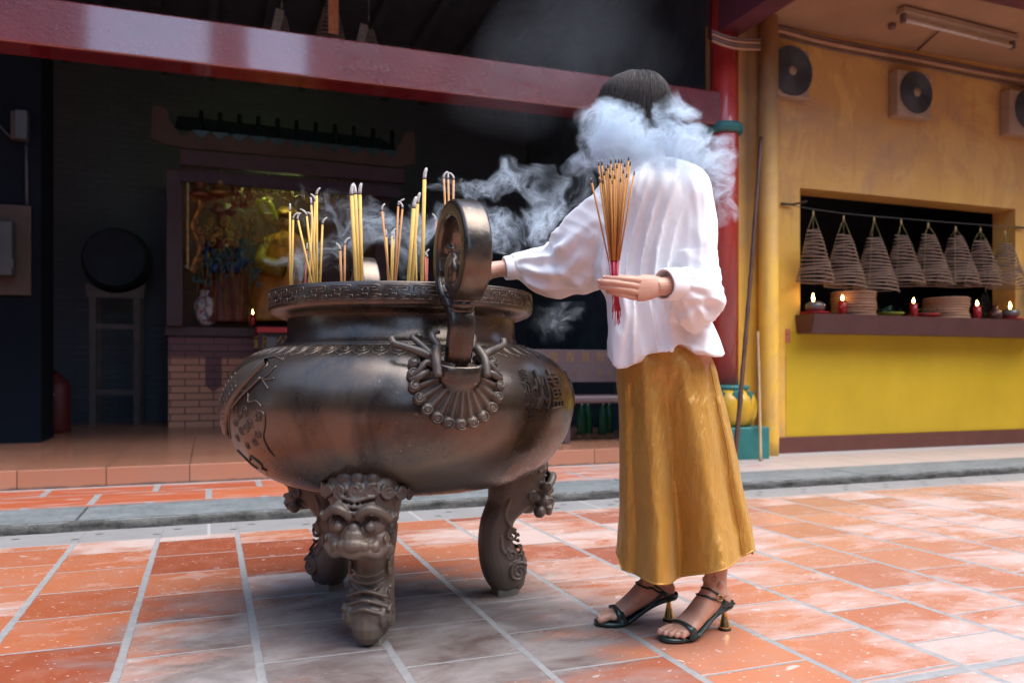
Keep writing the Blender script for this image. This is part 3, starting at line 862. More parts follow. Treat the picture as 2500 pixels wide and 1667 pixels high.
# ---- legs: local frame x = outward, y = sideways, z = up
def leg_mesh():
    mb = MB(); n = 24
    # core: (z, inner x, outer x, half width)
    core = [(.0, .338, .395, .030), (.018, .315, .415, .046), (.05, .296, .436, .060), (.09, .283, .438, .063), (.13, .276, .418, .058), (.18, .274, .392, .055),
            (.24, .282, .398, .058), (.28, .296, .440, .068), (.32, .312, .500, .078), (.36, .315, .512, .088), (.40, .325, .512, .098), (.44, .345, .510, .104), (.47, .37, .500, .100), (.505, .39, .47, .085)]
    cc = smoothp(core, 4); rings = []
    for z, a, b, w_ in cc:
        ring = []
        for k in range(n):
            t_ = 2 * PI * k / n; c, s_ = math.cos(t_), math.sin(t_)
            c = math.copysign(abs(c) ** .8, c); s_ = math.copysign(abs(s_) ** .85, s_)
            ring.append(Vector(((a + b) / 2 + (b - a) / 2 * c, w_ * s_, z)))
        rings.append(ring)
    mb.loft(rings)
    B = lambda x, y, z, r, s3=(1, 1, 1): mb.ball((x, y, z), r, 12, s3)
    X, Y, Z = Vector((1, 0, 0)), Vector((0, 1, 0)), Vector((0, 0, 1))
    # crown of curls round the top
    for k in range(-4, 5):
        a = k * .37; x = .405 + .092 * math.cos(a); y = .104 * math.sin(a); z = .446 - .003 * abs(k)
        u = Vector((math.cos(a), math.sin(a), 0)); v = Vector((-math.sin(a), math.cos(a), 0))
        B(x, y, z, .024); mb.spiral((x + u.x * .022, y + u.y * .022, z), .0225, v, Z, rad=.0062, turns=1.6, inner=.12, flip=1 if k > 0 else -1, a0=k, steps=30)
    for k in range(-3, 4):
        a = k * .44; B(.40 + .085 * math.cos(a), .092 * math.sin(a), .475, .026)
    mb.ball((.455, 0, .325), .062, 16); mb.ball((.492, 0, .312), .045, 16, (1, 1.3, 1)); mb.ball((.44, 0, .37), .080, 16, (1, 1.12, 1)); mb.ball((.47, 0, .40), .055, 16, (.8, 1.5, .8))
    # forehead folds
    for i, (z, w_) in enumerate(((.418, .045), (.403, .055), (.388, .05))):
        mb.tube([(.515 + .004 * i, -w_, z + .012), (.527 + .004 * i, 0, z), (.515 + .004 * i, w_, z + .012)], .0055, 6)
    for sg in (-1, 1):
        # brows
        br = smoothp([(.527, sg * .010, .372), (.536, sg * .026, .392), (.534, sg * .050, .400), (.516, sg * .075, .385), (.495, sg * .092, .365)], 5)
        mb.tube(br, [.011 + .004 * math.sin(PI * i / len(br)) for i in range(len(br))], 8)
        B(.480, sg * .094, .372, .017); mb.spiral((.484, sg * .107, .372), .014, X, Z, rad=.004)
        # eyes
        B(.500, sg * .044, .350, .030, (.9, 1.2, 1)); B(.526, sg * .044, .350, .0150)
        mb.tube([(.515, sg * .018, .346), (.527, sg * .045, .366), (.505, sg * .074, .352)], .005, 6)
        mb.tube([(.515, sg * .018, .344), (.525, sg * .045, .334), (.503, sg * .074, .346)], .0045, 6)
        # cheeks and nostrils
        B(.492, sg * .062, .312, .028); mb.spiral((.505, sg * .083, .312), .017, X, Z, rad=.004)
        B(.533, sg * .030, .300, .0165); B(.518, sg * .054, .296, .016)
        # jowls and side curls
        B(.47, sg * .075, .28, .022); B(.45, sg * .074, .335, .022)
        mb.spiral((.44, sg * .088, .335), .020, X, Z, rad=.005); mb.spiral((.40, sg * .086, .40), .024, X, Z, rad=.005, flip=-1); mb.spiral((.45, sg * .098, .425), .018, X, Z, rad=.005)
        # long wave along the flank
        wv = smoothp([(.36, sg * .072, .33), (.345, sg * .064, .28), (.365, sg * .060, .235), (.39, sg * .057, .22)], 5); mb.tube(wv, .006, 6)
        mb.spiral((.375, sg * .058, .205), .024, X, Z, rad=.006, turns=1.6, a0=1.5)
        wv = smoothp([(.335, sg * .055, .20), (.335, sg * .056, .16), (.355, sg * .058, .135)], 5); mb.tube(wv, .005, 6)
        mb.spiral((.372, sg * .057, .135), .020, X, Z, rad=.005, a0=2)
        # heel scroll
        mb.ball((.395, sg * .048, .075), .040, 14, (1, .45, 1)); mb.spiral((.395, sg * .066, .075), .036, X, Z, rad=.0072, turns=2.1, a0=.6)
    # nose, muzzle
    B(.525, 0, .322, .026, (1, 1.2, 1.1)); B(.536, 0, .303, .024, (1, 1.4, .9)); B(.525, 0, .345, .018)
    mb.tube(smoothp([(.500, -.088, .300), (.512, -.062, .274), (.532, -.030, .284), (.538, 0, .276), (.532, .030, .284), (.512, .062, .274), (.500, .088, .300)], 4), .0125, 8)
    B(.505, 0, .285, .045, (.8, 1.5, .6))
    # ankle rings and toe arches
    for i, z in enumerate((.205, .185, .165)): mb.tube([(.400, -.048, z), (.413, -.025, z - .012), (.418, 0, z - .016), (.413, .025, z - .012), (.400, .048, z)], .005, 6)
    for i, (z, w_) in enumerate(((.142, .052), (.118, .052), (.095, .046))):
        x = .425 + .008 * i
        mb.tube(smoothp([(x - .02, -w_ - .008, z - .012), (x - .005, -w_ * .6, z), (x + .006, 0, z + .010), (x - .005, w_ * .6, z), (x - .02, w_ + .008, z - .012)], 4), .0058, 6)
    B(.405, 0, .045, .048, (.85, 1, 1.15))
    return remeshed(mb, .0030, 2)
LM = leg_mesh()
PADM = mat('worn_stone', (.22, .2, .17), .8, bump=.4)
for i, deg in enumerate((-6.6, 113.4, 233.4)):
    ph = R(deg); u = az(ph); ang = math.atan2(u.y, u.x)
    me = LM if i == 0 else LM
    me.materials.clear(); me.materials.append(BRONZED); me.polygons.foreach_set('use_smooth', [True] * len(me.polygons))
    o = bpy.data.objects.new('leg', me); COL.objects.link(o); o.parent = burner
    o.location = (0, 0, .012); o.rotation_euler = (0, 0, ang)
    p_ = CC + u * .368
    MB().box((p_.x, p_.y, .010), (.075, .075, .026), Matrix.Rotation(ang, 3, 'Z')).build('foot_pad', PADM, burner, bevel=.004)

# ---- incense sticks standing in the ash (photo pixels of foot and tip, thickness)
def stick_mat(name, c, rough=.7):
    return mat(name, c, rough, var=.2, vscale=40)
SY = stick_mat('stick_yellow', (.74, .47, .12)); SO = stick_mat('stick_orange', (.56, .27, .10)); SR = stick_mat('stick_red', (.50, .13, .10))
ASHT = mat('ash_tip', (.62, .6, .58), .9, var=.4, vscale=90); CHAR = mat('charred', (.06, .05, .05), .9); REDST = mat('stick_foot_red', (.55, .03, .05), .6)
ST = [(708, 708, 500, 2, 2.62, 'y'), (712, 716, 521, 2, 2.70, 'y'), (764, 724, 522, 2, 2.60, 'y'), (768, 747, 512, 2, 2.68, 'y'), (772, 759, 485, 2, 2.75, 'y'),
      (774, 773, 461, 2.4, 2.62, 'y'), (754, 763, 520, 2, 2.8, 'y'), (781, 788, 533, 2, 2.66, 'y'), (744, 750, 596, 1.6, 2.72, 'r'), (763, 770, 476, 2.2, 2.7, 'y'),
      (834, 830, 596, 2.4, 2.65, 'o'), (841, 842, 582, 2, 2.74, 'o'), (870, 857, 452, 4, 2.6, 'y'), (876, 867, 450, 3.6, 2.66, 'y'), (884, 878, 450, 3.8, 2.62, 'y'),
      (952, 931, 500, 2.2, 2.62, 'o'), (949, 942, 563, 2, 2.72, 'y'), (955, 957, 560, 1.8, 2.8, 'y'), (963, 973, 488, 2, 2.68, 'o'), (965, 984, 494, 2, 2.6, 'o'), (957, 962, 568, 1.8, 2.76, 'y'),
      (996, 1012, 483, 4.2, 2.6, 'y'), (1006, 1021, 473, 3.6, 2.68, 'y'), (1017, 1015, 572, 1.8, 2.74, 'y'), (1030, 1037, 413, 4.2, 2.64, 'y'), (1039, 1039, 611, 1.6, 2.72, 'r'), (1042, 1044, 615, 1.6, 2.8, 'r'),
      (1096, 1083, 421, 2, 2.78, 'o'), (1100, 1094, 423, 2, 2.82, 'o'), (1102, 1108, 424, 2.2, 2.76, 'o'), (1066, 1064, 524, 1.8, 2.8, 'r'), (1168, 1169, 688, 3, 2.62, 'y')]
where = {0: 'near the left rim', 2: 'in the left bundle', 10: 'in the short pair before the far handle', 12: 'in the thick trio', 15: 'in the fanned cluster in mid bowl',
         21: 'in the thick leaning group', 24: 'tallest of all', 25: 'beside the tallest stick', 27: 'in the trio behind the near handle', 30: 'left of the near handle', 31: 'right of the near handle'}
wk = 0
for i, (bx_, tx, ty, th, d, kd) in enumerate(ST):
    if i in where: wk = i
    a = Q(bx_, 700, d); b = Q(tx, ty, d)
    foot = a + (a - b).normalized() * ((a.z - 1.004) / max(.2, (b - a).normalized().z)) if a.z > 1.004 else a
    foot.z = 1.0
    a0 = foot
    r_ = (th + .6) * d / FPX * .98
    cname = {'y': 'yellow', 'o': 'orange-brown', 'r': 'thin reddish'}[kd]
    lab = '%s %s incense stick standing %s' % ('thick' if th > 3 else 'slender', cname if kd != 'r' else 'reddish', where[wk]) if wk != 24 else 'thick yellow incense stick, tallest of all in the burner'
    s_ = thing('incense_stick', lab, 'incense stick', a0, 'incense sticks burning in the bronze bowl')
    ax = (b - a0); L = ax.length; ax.normalize()
    al = .035 if th > 3 else .022
    e = b - ax * al
    MB().tube([a0 - Vector((0, 0, .03)), a0 + ax * .02], r_ * .45, 6).build('bamboo_foot', REDST, s_)
    MB().tube([a0 + ax * .018, e], r_, 8).build('stick', {'y': SY, 'o': SO, 'r': SR}[kd], s_)
    MB().tube([e, e + ax * .004], r_ * .98, 8).build('char', CHAR, s_)
    # burnt ash curls over at the end
    side = CR * (1 if (i * 37) % 10 > 3 else -1)
    bend = (.0 if i % 4 == 0 else .012 + .010 * ((i * 13) % 5) / 5) if th < 3 else .006
    pts = [e + ax * .004 + ax * (al * q * (1 - .25 * bend * 40 * q * q * .3)) + side * bend * (q ** 2.2) for q in (0, .25, .5, .75, 1)]
    MB().tube(pts, [r_ * 1.05, r_ * 1.0, r_ * .95, r_ * .9, r_ * .55], 7).build('ash_tip', ASHT, s_)
# ================================================================== PERSON
def skin_mat():
    t = NT('skin'); n = t.noise(t.obj, 20, 4)
    t.set('Base Color', t.mix(t.rng(n, .35, .65), (.50, .27, .185), (.60, .35, .25)))
    t.set('Roughness', t.rng(t.noise(t.obj, 60, 3), .3, .7, .38, .58)); t.bump(t.math('ADD', t.noise(t.obj, 260, 3, .6), t.math('MULTIPLY', t.noise(t.obj, 70, 2), .8)), .22, .0015); t.set('Subsurface Weight', .12); t.set('Subsurface Radius', (.012, .005, .003)); t.set('Subsurface Scale', .5)
    return t.m
SKIN = skin_mat()
pc = C(.46, 2.43, 0)
person = thing('person', 'person in white puff-sleeve blouse and mustard satin skirt holding incense beside the burner', 'person', (pc.x, pc.y, 0))
def ring_ell(c, ax, ay, a, b, n=24, p=1.0, mod=None):
    out = []
    for k in range(n):
        t_ = 2 * PI * k / n; m_ = mod(t_) if mod else 1
        out.append(c + ax * a * m_ * math.copysign(abs(math.cos(t_)) ** p, math.cos(t_)) + ay * b * m_ * math.copysign(abs(math.sin(t_)) ** p, math.sin(t_)))
    return out
Z3 = Vector((0, 0, 1))
def foot(mb, heel, f, big_side):
    """bare foot raised on a mid heel; f = horizontal forward unit, big_side = +1 if the big toe is on side s"""
    s_ = Z3.cross(f)
    L = lambda u, v, z: heel + f * u + s_ * v + Z3 * z
    prof = [(-.013, .098, .010, .012), (-.004, .100, .021, .024), (.016, .106, .027, .034), (.042, .114, .030, .048), (.075, .100, .030, .050), (.105, .080, .033, .041),
            (.135, .056, .038, .032), (.165, .038, .042, .024), (.188, .029, .042, .016), (.200, .026, .038, .012)]
    rings = []
    for u, zc, hw, hh in smoothp(prof, 3):
        sh = -.004 * big_side * math.sin(min(1, max(0, u) / .2) * PI)
        rings.append(ring_ell(L(u, sh, zc), s_, Z3, hw, hh, 20, .9))
    mb.loft(rings)
    toes = [(.026, .238, .0125), (.008, .236, .0098), (-.007, .229, .0092), (-.021, .219, .0088), (-.033, .206, .0082)]
    for v, u1, r in toes:
        v *= big_side
        mb.tube([L(.185, v * .95, .030), L(.205, v * 1.02, .031), L(u1 - r, v * 1.06, .025), L(u1, v * 1.06, .022)], [r * .95, r * .95, r, r * .72], 12)
        mb.ball(L(u1 - r * .4, v * 1.06, .0235), r * 1.02, 12)
    mb.ball(L(.052, .030, .150), .012, 10); mb.ball(L(.052, -.030, .152), .012, 10)
    return L
mb = MB()
FN = (CR * -.86 + CF * -.51).normalized(); FF = (CR * -.985 + CF * -.17).normalized()
heelN = C(.648, 2.447, 0); heelF = C(.497, 2.535, 0)
LN = foot(mb, heelN, FN, -1); LF = foot(mb, heelF, FF, 1)
def leg(L, knee, hip):
    a = L(.045, 0, .115)
    pts = [a, L(.043, 0, .155), L(.040, 0, .20), (a * .72 + knee * .28) + Vector((0, 0, .02)), a * .4 + knee * .6, knee, knee * .5 + hip * .5, hip]
    mb.tube(smoothp([tuple(p) for p in pts], 4), [x[0] for x in smoothp([(r,) for r in (.040, .0335, .034, .044, .056, .055, .072, .085)], 4)], 20)
leg(LN, C(.545, 2.40, .50), C(.50, 2.40, .90)); leg(LF, C(.40, 2.50, .50), C(.42, 2.50, .90))
PARTS = [remeshed(mb, .0030, 2, .45)]
from mathutils.bvhtree import BVHTree
bmf = bmesh.new(); bmf.from_mesh(PARTS[0]); FOOTBVH = BVHTree.FromBMesh(bmf); bmf.free()
mb = MB()
# trunk and neck
tr = [(.80, .455, 2.44, .125, .100), (.90, .455, 2.44, .12, .095), (1.02, .445, 2.44, .110, .080), (1.15, .435, 2.44, .110, .080), (1.27, .43, 2.44, .120, .080), (1.35, .43, 2.44, .110, .060), (1.39, .425, 2.44, .075, .055), (1.42, .415, 2.44, .050, .050), (1.50, .392, 2.43, .048, .050)]
mb.loft([ring_ell(C(x, d, z), (CR * .93 + CF * -.36), (CR * .36 + CF * .93), a, b, 28) for z, x, d, a, b in smoothp(tr, 3)])
# arms
def limb(pts, rad, n=16):
    mb.tube(smoothp([tuple(p) for p in pts], 5), [x[0] for x in smoothp([(r,) for r in rad], 5)], n)
limb([Q(1670, 455, 2.42), Q(1700, 600, 2.385), Q(1708, 745, 2.31), Q(1690, 722, 2.265)],
     [.022, .022, .022, .024])
limb([Q(1500, 480, 2.47), Q(1410, 590, 2.54), Q(1340, 650, 2.56), Q(1290, 655, 2.56)], [.036, .036, .034, .031])
PARTS.append(remeshed(mb, .006, 2, .45)); mb = MB()
limb([Q(1690, 722, 2.265), Q(1655, 700, 2.205), Q(1625, 699, 2.172), Q(1600, 700, 2.158)], [.036, .031, .0255, .023])
# left hand closed round the bundle
pal = [(1638, 698, 2.180, .016, .012), (1612, 699, 2.162, .025, .0185), (1592, 701, 2.150, .033, .018), (1572, 703, 2.140, .036, .0165), (1556, 705, 2.132, .034, .013)]
mb.loft([ring_ell(Q(x, y, d), Z3, CF, a, b, 20) for x, y, d, a, b in pal])
fing = [[(1566, 686, 2.136), (1548, 683, 2.118), (1518, 681, 2.108), (1492, 680, 2.112), (1477, 678, 2.128)],
        [(1562, 700, 2.132), (1540, 696, 2.114), (1508, 692, 2.104), (1480, 689, 2.112), (1464, 687, 2.130)],
        [(1558, 714, 2.133), (1538, 710, 2.116), (1508, 705, 2.107), (1482, 702, 2.115), (1467, 700, 2.133)],
        [(1552, 727, 2.137), (1534, 723, 2.122), (1512, 718, 2.114), (1494, 714, 2.119), (1483, 711, 2.132)]]
for f_, r in zip(fing, (.0080, .0080, .0077, .0068)):
    pp = smoothp([tuple(Q(*p)) for p in f_], 5)
    n = len(pp); mb.tube(pp, [r * (1.12 - .28 * i / n + .07 * math.sin(i / n * 3 * PI) ** 2) for i in range(n)], 12); mb.ball(pp[-1], r * .84, 12)
limb([Q(1600, 694, 2.17), Q(1568, 686, 2.186), Q(1535, 681, 2.19), Q(1510, 679, 2.185), Q(1492, 680, 2.178)], [.016, .013, .0105, .0095, .008], 12)
mb.ball(Q(1492, 680, 2.178), .008, 10)
PARTS.append(remeshed(mb, .0015, 2, .4)); mb = MB()
limb([Q(1300, 655, 2.56), Q(1225, 656, 2.55), Q(1190, 662, 2.53)], [.032, .026, .027])
# right hand reaching into the bowl
mb.loft([ring_ell(Q(x, y, d), Z3, CF, a, b, 20) for x, y, d, a, b in [(1205, 660, 2.54, .025, .018), (1185, 665, 2.53, .034, .016), (1165, 672, 2.52, .036, .014), (1150, 678, 2.51, .032, .012)]])
for k, (dy, dl) in enumerate(((-16, 0), (-5, 6), (6, 4), (16, -6))):
    limb([Q(1155, 676 + dy, 2.51), Q(1132 - dl, 680 + dy, 2.495), Q(1118 - dl, 692 + dy * .6, 2.49), Q(1112 - dl, 704 + dy * .5, 2.495)], [.0092, .0088, .008, .0066], 12)
limb([Q(1188, 672, 2.51), Q(1160, 690, 2.48), Q(1135, 700, 2.475), Q(1120, 706, 2.48)], [.014, .011, .0095, .0075], 12)
PARTS.append(remeshed(mb, .0022, 2, .45)); mb = MB()
mb.loft([ring_ell(C(x, 2.43, z), CR, CF, a, b, 28) for z, x, a, b in ((1.34, .43, .11, .06), (1.39, .425, .07, .055), (1.42, .415, .050, .050), (1.50, .392, .048, .050))])
# head
hf = (CR * -.94 + CF * -.34).normalized(); hs = Z3.cross(hf)
hc = Q(1550, 276, 2.43)
def HP(f, s_, z): return hc + hf * f + hs * s_ + Z3 * z
rings = []
for z, fb, ff, w_ in smoothp([(-.118, .030, .066, .012), (-.108, .020, .080, .030), (-.085, -.01, .086, .048), (-.055, -.055, .084, .060), (-.02, -.078, .082, .067), (.02, -.090, .083, .072), (.06, -.088, .078, .070), (.092, -.065, .058, .054), (.110, -.030, .030, .028)], 4):
    rings.append(ring_ell(HP((fb + ff) / 2, 0, z), hf, hs, (ff - fb) / 2, w_, 28, .92))
mb.loft(rings)
mb.tube(smoothp([tuple(HP(*p)) for p in [(.082, 0, .012), (.092, 0, -.012), (.104, 0, -.032), (.094, 0, -.040), (.080, 0, -.044)]], 4), [x[0] for x in smoothp([(.007,), (.008,), (.0105,), (.011,), (.006,)], 4)], 10)
for q in (-1, 1):
    mb.ball(HP(.092, q * .011, -.036), .0075, 10); mb.ball(HP(.074, q * .032, .004), .012, 10, (.5, 1.1, .7)); mb.ball(HP(.066, q * .040, -.03), .022, 12)
    mb.tube(smoothp([tuple(HP(*p)) for p in [(.086, q * .008, .022), (.083, q * .030, .027), (.068, q * .048, .020)]], 4), .005, 8)
    mb.tube(smoothp([tuple(HP(*p)) for p in [(-.012, q * .070, .012), (-.024, q * .078, .004), (-.022, q * .077, -.018), (-.010, q * .070, -.032)]], 4), .006, 8)
mb.tube(smoothp([tuple(HP(*p)) for p in [(.074, -.022, -.062), (.088, 0, -.059), (.074, .022, -.062)]], 4), .0055, 8)
mb.tube(smoothp([tuple(HP(*p)) for p in [(.073, -.020, -.071), (.087, 0, -.071), (.073, .020, -.071)]], 4), .006, 8)
mb.ball(HP(.072, 0, -.098), .020, 12)
PARTS.append(remeshed(mb, .0032, 3, .45))
bmj = bmesh.new()
for me in PARTS: bmj.from_mesh(me)
me = bpy.data.meshes.new('body'); bmj.to_mesh(me); bmj.free()
body = link_mesh('body', me, SKIN, person)
# nails
NAIL = mat('nail', (.66, .42, .36), .25)
for v, u1, r in [(.026, .238, .0125), (.008, .236, .0098), (-.007, .229, .0092), (-.021, .219, .0088), (-.033, .206, .0082)]:
    for L_, bs in ((LN, -1), (LF, 1)):
        c_ = L_(u1 - r * .15, v * 1.06 * bs, .0235 + r * .72); MB().ball(c_, r * .55, 10, (1, 1, .45)).build('toenail', NAIL, person)
for x_, y_, d_ in ((1474, 676.5, 2.121), (1461, 685.5, 2.123), (1464.5, 698.5, 2.126)):
    MB().ball(Q(x_, y_, d_), .0052, 10, (1, 1, .7)).build('fingernail', NAIL, person)
# lips and eyes seen through the smoke
mb = MB(); mb.ball(HP(.0815, 0, -.066), .012, 10, (.45, 1.3, .6)); mb.build('lips', mat('lip', (.45, .12, .11), .4), person)
# hair: short bob with fringe, combed cap plus strands
def hair_mat():
    t = NT('dark_hair'); n = t.noise(t.mapv(t.obj, (30, 30, 4)), 5, 4)
    t.set('Base Color', t.mix(n, (.012, .010, .010), (.045, .032, .028))); t.set('Roughness', .48); t.set('Specular IOR Level', .35); return t.m
HAIR = hair_mat()
random.seed(11)
crown = HP(-.018, .0, .128)
HFp = [(0, .124), (.035, .119), (.066, .108), (.092, .093), (.112, .070), (.118, .046), (.114, .022), (.106, .002)]
HBp = [(0, .124), (.030, .121), (.060, .110), (.088, .084), (.108, .048), (.116, .0), (.112, -.055), (.100, -.118)]
HSp = [(0, .124), (.034, .119), (.062, .104), (.082, .074), (.092, .034), (.094, -.015), (.090, -.068), (.080, -.122)]
def hairpt(a, q, lift=0.):
    ca, sa = math.cos(a), math.sin(a)
    k = min(max(q, 0), 1.06) * 7; i_ = min(int(k), 6); f_ = k - i_
    def L_(P_): return (P_[i_][0] + (P_[i_ + 1][0] - P_[i_][0]) * f_, P_[i_][1] + (P_[i_ + 1][1] - P_[i_][1]) * f_)
    A_ = L_(HFp if ca > 0 else HBp); S_ = L_(HSp); w_ = ca * ca
    if ca > 0: w_ = w_ ** 1.3
    r = (A_[0] * w_ + S_[0] * (1 - w_)) * .97 + lift; z = (A_[1] * w_ + S_[1] * (1 - w_)) * .99 + lift * max(0, 1 - q * 1.5)
    return HP(ca * r - .018 * (1 - q), sa * r, z)
mb = MB(); NA, NQ = 150, 34; vs = []; fs = []
for i in range(NA):
    a = 2 * PI * i / NA
    for j in range(NQ + 1):
        q = j / NQ; g = .0022 * mnoise.noise(Vector((math.cos(a) * 6, math.sin(a) * 6, q * 1.3))) * 1.5 + .0004 * math.sin(a * 37 + 3 * q) * min(1, q * 3)
        vs.append(hairpt(a, q, g))
for i in range(NA):
    i2 = (i + 1) % NA
    for j in range(NQ):
        fs.append((i * (NQ + 1) + j, i2 * (NQ + 1) + j, i2 * (NQ + 1) + j + 1, i * (NQ + 1) + j + 1))
mb.add(vs, fs, True)
for k in range(1100):
    a = random.uniform(-PI, PI); q0 = random.uniform(.05, .5); q1 = min(1.06, q0 + random.uniform(.4, .8)); da = random.gauss(0, .08); lf = random.uniform(.0005, .0045)
    pts = [hairpt(a + da * t_, q0 + (q1 - q0) * t_, lf + (.006 * t_ if random.random() < .1 else 0)) for t_ in (0, .25, .5, .75, 1)]
    mb.tube(pts, [.0004, .0006, .0006, .0006, .0003], 4, cap=False)
for k in range(90):      # flyaway hairs
    a = random.uniform(-PI, PI); q0 = random.uniform(.0, .5); lf = random.uniform(.004, .012); da = random.gauss(0, .25)
    mb.tube([hairpt(a + da * t_, q0 + .35 * t_, lf * (t_ + .2)) for t_ in (0, .3, .6, 1)], [.0004, .0004, .0003, .0002], 3, cap=False)
for k in range(110):      # wispy fringe ends
    a = random.gauss(0, .45); pts = [hairpt(a, q, .003) for q in (.5, .7, .85)] 
    e = hairpt(a, 1.0, .004) + hf * random.uniform(.0, .02) - Z3 * random.uniform(-.01, .03)
    mb.tube(pts + [e], [.0008, .0008, .0007, .0003], 4, cap=False)
mb.build('hair', HAIR, person, fixn=False)

# ---- blouse
def cloth_mat():
    t = NT('white_cotton'); n = t.noise(t.obj, 300, 2)
    t.set('Base Color', (.86, .87, .885)); t.set('Roughness', .75); t.set('Sheen Weight', .15)
    t.set('Subsurface Weight', .08); t.set('Subsurface Radius', (.02, .02, .02)); t.set('Subsurface Scale', .4)
    t.bump(t.math('ADD', t.math('MULTIPLY', n, .15), t.noise(t.mapv(t.obj, (1, 1, .4)), 22, 3, .5)), .18, .006); return t.m
WHITE = cloth_mat()
def interp(x, pts):
    if x <= pts[0][0]: return pts[0][1]
    for (a, b), (c, d) in zip(pts[:-1], pts[1:]):
        if x <= c: return b + (d - b) * (x - a) / (c - a)
    return pts[-1][1]
hemc = [(1470, 866), (1476, 872), (1505, 904), (1527, 904), (1556, 888), (1578, 870), (1628, 858), (1634, 846), (1680, 842), (1712, 856), (1742, 875), (1765, 875), (1775, 862)]
rows = [(393, 1552, 1648, 2.44, .050), (397, 1540, 1668, 2.44, .062), (408, 1520, 1694, 2.44, .075), (432, 1500, 1712, 2.435, .090), (480, 1484, 1716, 2.43, .105), (560, 1464, 1712, 2.43, .115),
        (640, 1451, 1706, 2.43, .120), (690, 1453, 1702, 2.43, .125), (730, 1476, 1712, 2.43, .130), (790, 1482, 1738, 2.43, .140), (830, 1479, 1756, 2.43, .148), (872, 1474, 1772, 2.43, .156)]
def brow(y, L, R_, dc, hd, t_=0., shrink=0., hem=False):
    out = []; n = 140
    xl = (L - 1250) / FPX * dc; xr = (R_ - 1250) / FPX * dc; cx_ = (xl + xr) / 2; hx = (xr - xl) / 2 - shrink; hd = hd - shrink
    for k in range(n):
        th = 2 * PI * k / n; c, s_ = math.cos(th), math.sin(th)
        front = max(0, -s_)
        fold = (math.sin(th * 7 + .6 + 1.2 * t_) * .28 + math.sin(th * 4 - 1.1) * .8 + .5 * mnoise.noise(Vector((c * 3, s_ * 3, t_ * 1.5)))) * .016 * max(0, t_) ** 1.4
        nn = mnoise.noise(Vector((c * 2.2 + 4, s_ * 2.2, t_ * 1.1))) * .014 * min(1, t_ * 2)
        g_ = mnoise.noise(Vector((c * 3.4 + 9, s_ * 3.4, t_ * 1.7 + c * .9)))
        nn += (.5 - abs(g_) * 2.0) * .032 * min(1, .35 + t_ * 1.6) * min(1, max(0, (y - 400) / 60))
        x = cx_ + (hx + fold * .4) * c; d = dc + (hd + fold * 1.5 + nn * 1.5) * s_
        yy = y
        if hem:
            pxx = 1250 + x / d * FPX; yy = interp(pxx, hemc) if s_ < .15 else 872
        z = CAMH + (HOR - yy) / FPX * (dc if not hem else d)
        if hem and shrink > 0: z += hem
        out.append(C(x, d, z))
    return out
mb = MB(); rings = []
sr = smoothp([tuple(map(float, r)) for r in rows], 5)
for y, L, R_, dc, hd in sr[:-1]:
    rings.append(brow(y, L, R_, dc, hd, max(0, (y - 430) / 440)))
y, L, R_, dc, hd = sr[-1]
rings.append(brow(y, L, R_, dc, hd, 1., hem=True))
hr = rings[-1]; cen = sum(hr, Vector()) / len(hr)
rings.append([cen + (p - cen) * .93 + Vector((0, 0, .004)) for p in hr]); rings.append([cen + (p - cen) * .6 + Vector((0, 0, .012)) for p in hr])
mb.loft(rings)
def sleeve(pts, n=48, mod=None):
    pp = smoothp([tuple(Q(p[0], p[1], p[2])) + (p[3],) for p in pts], 7); m_ = len(pp); rings = []; up = None
    P3 = [Vector(p[:3]) for p in pp]
    for i, p in enumerate(P3):
        t_ = (P3[min(i + 1, m_ - 1)] - P3[max(i - 1, 0)]).normalized()
        if up is None: up = t_.orthogonal()
        a = (up - t_ * up.dot(t_)).normalized(); up = a; b = t_.cross(a); ring = []
        for k in range(n):
            th = 2 * PI * k / n; r = pp[i][3] * (mod(th, i / (m_ - 1)) if mod else 1)
            ring.append(p + (a * math.cos(th) + b * math.sin(th)) * r)
        rings.append(ring)
    mb.loft(rings)
def gather(k0, amp=.13, n=11):
    def f(th, t_):
        g = max(0, 1 - abs(t_ - k0) / .30)
        fl = mnoise.noise(Vector((math.cos(th) * 1.6 + 3, math.sin(th) * 1.6 + n, t_ * 1.6)))
        cr2 = mnoise.noise(Vector((math.cos(th - t_ * 2) * 1.2, math.sin(th - t_ * 2) * 1.2 + 5, t_ * 7 + n)))
        return 1 + amp * g ** .8 * (1 - (max(0, t_ - k0) / .12 if t_ > k0 else 0)) * (math.sin(n * th + 2 * t_) + .5 * math.sin((n + 6) * th + 1)) * .6 + .26 * (.42 - abs(fl) * 2) + .15 * (.4 - abs(cr2) * 2) * math.sin(PI * min(1, t_ * 1.05))
    return f
sleeve([(1660, 432, 2.42, .050), (1684, 462, 2.40, .062), (1697, 530, 2.38, .060), (1698, 610, 2.36, .060), (1702, 690, 2.34, .062), (1703, 738, 2.31, .070), (1690, 735, 2.27, .078), (1678, 712, 2.235, .068), (1662, 699, 2.21, .048), (1650, 695, 2.198, .039)], mod=gather(.93))
sleeve([(1560, 450, 2.45, .060), (1512, 492, 2.47, .078), (1462, 560, 2.50, .100), (1415, 622, 2.53, .112), (1368, 655, 2.55, .098), (1325, 660, 2.555, .080), (1292, 652, 2.56, .062), (1268, 650, 2.56, .045), (1250, 652, 2.555, .038)], mod=gather(.90, .10, 9))
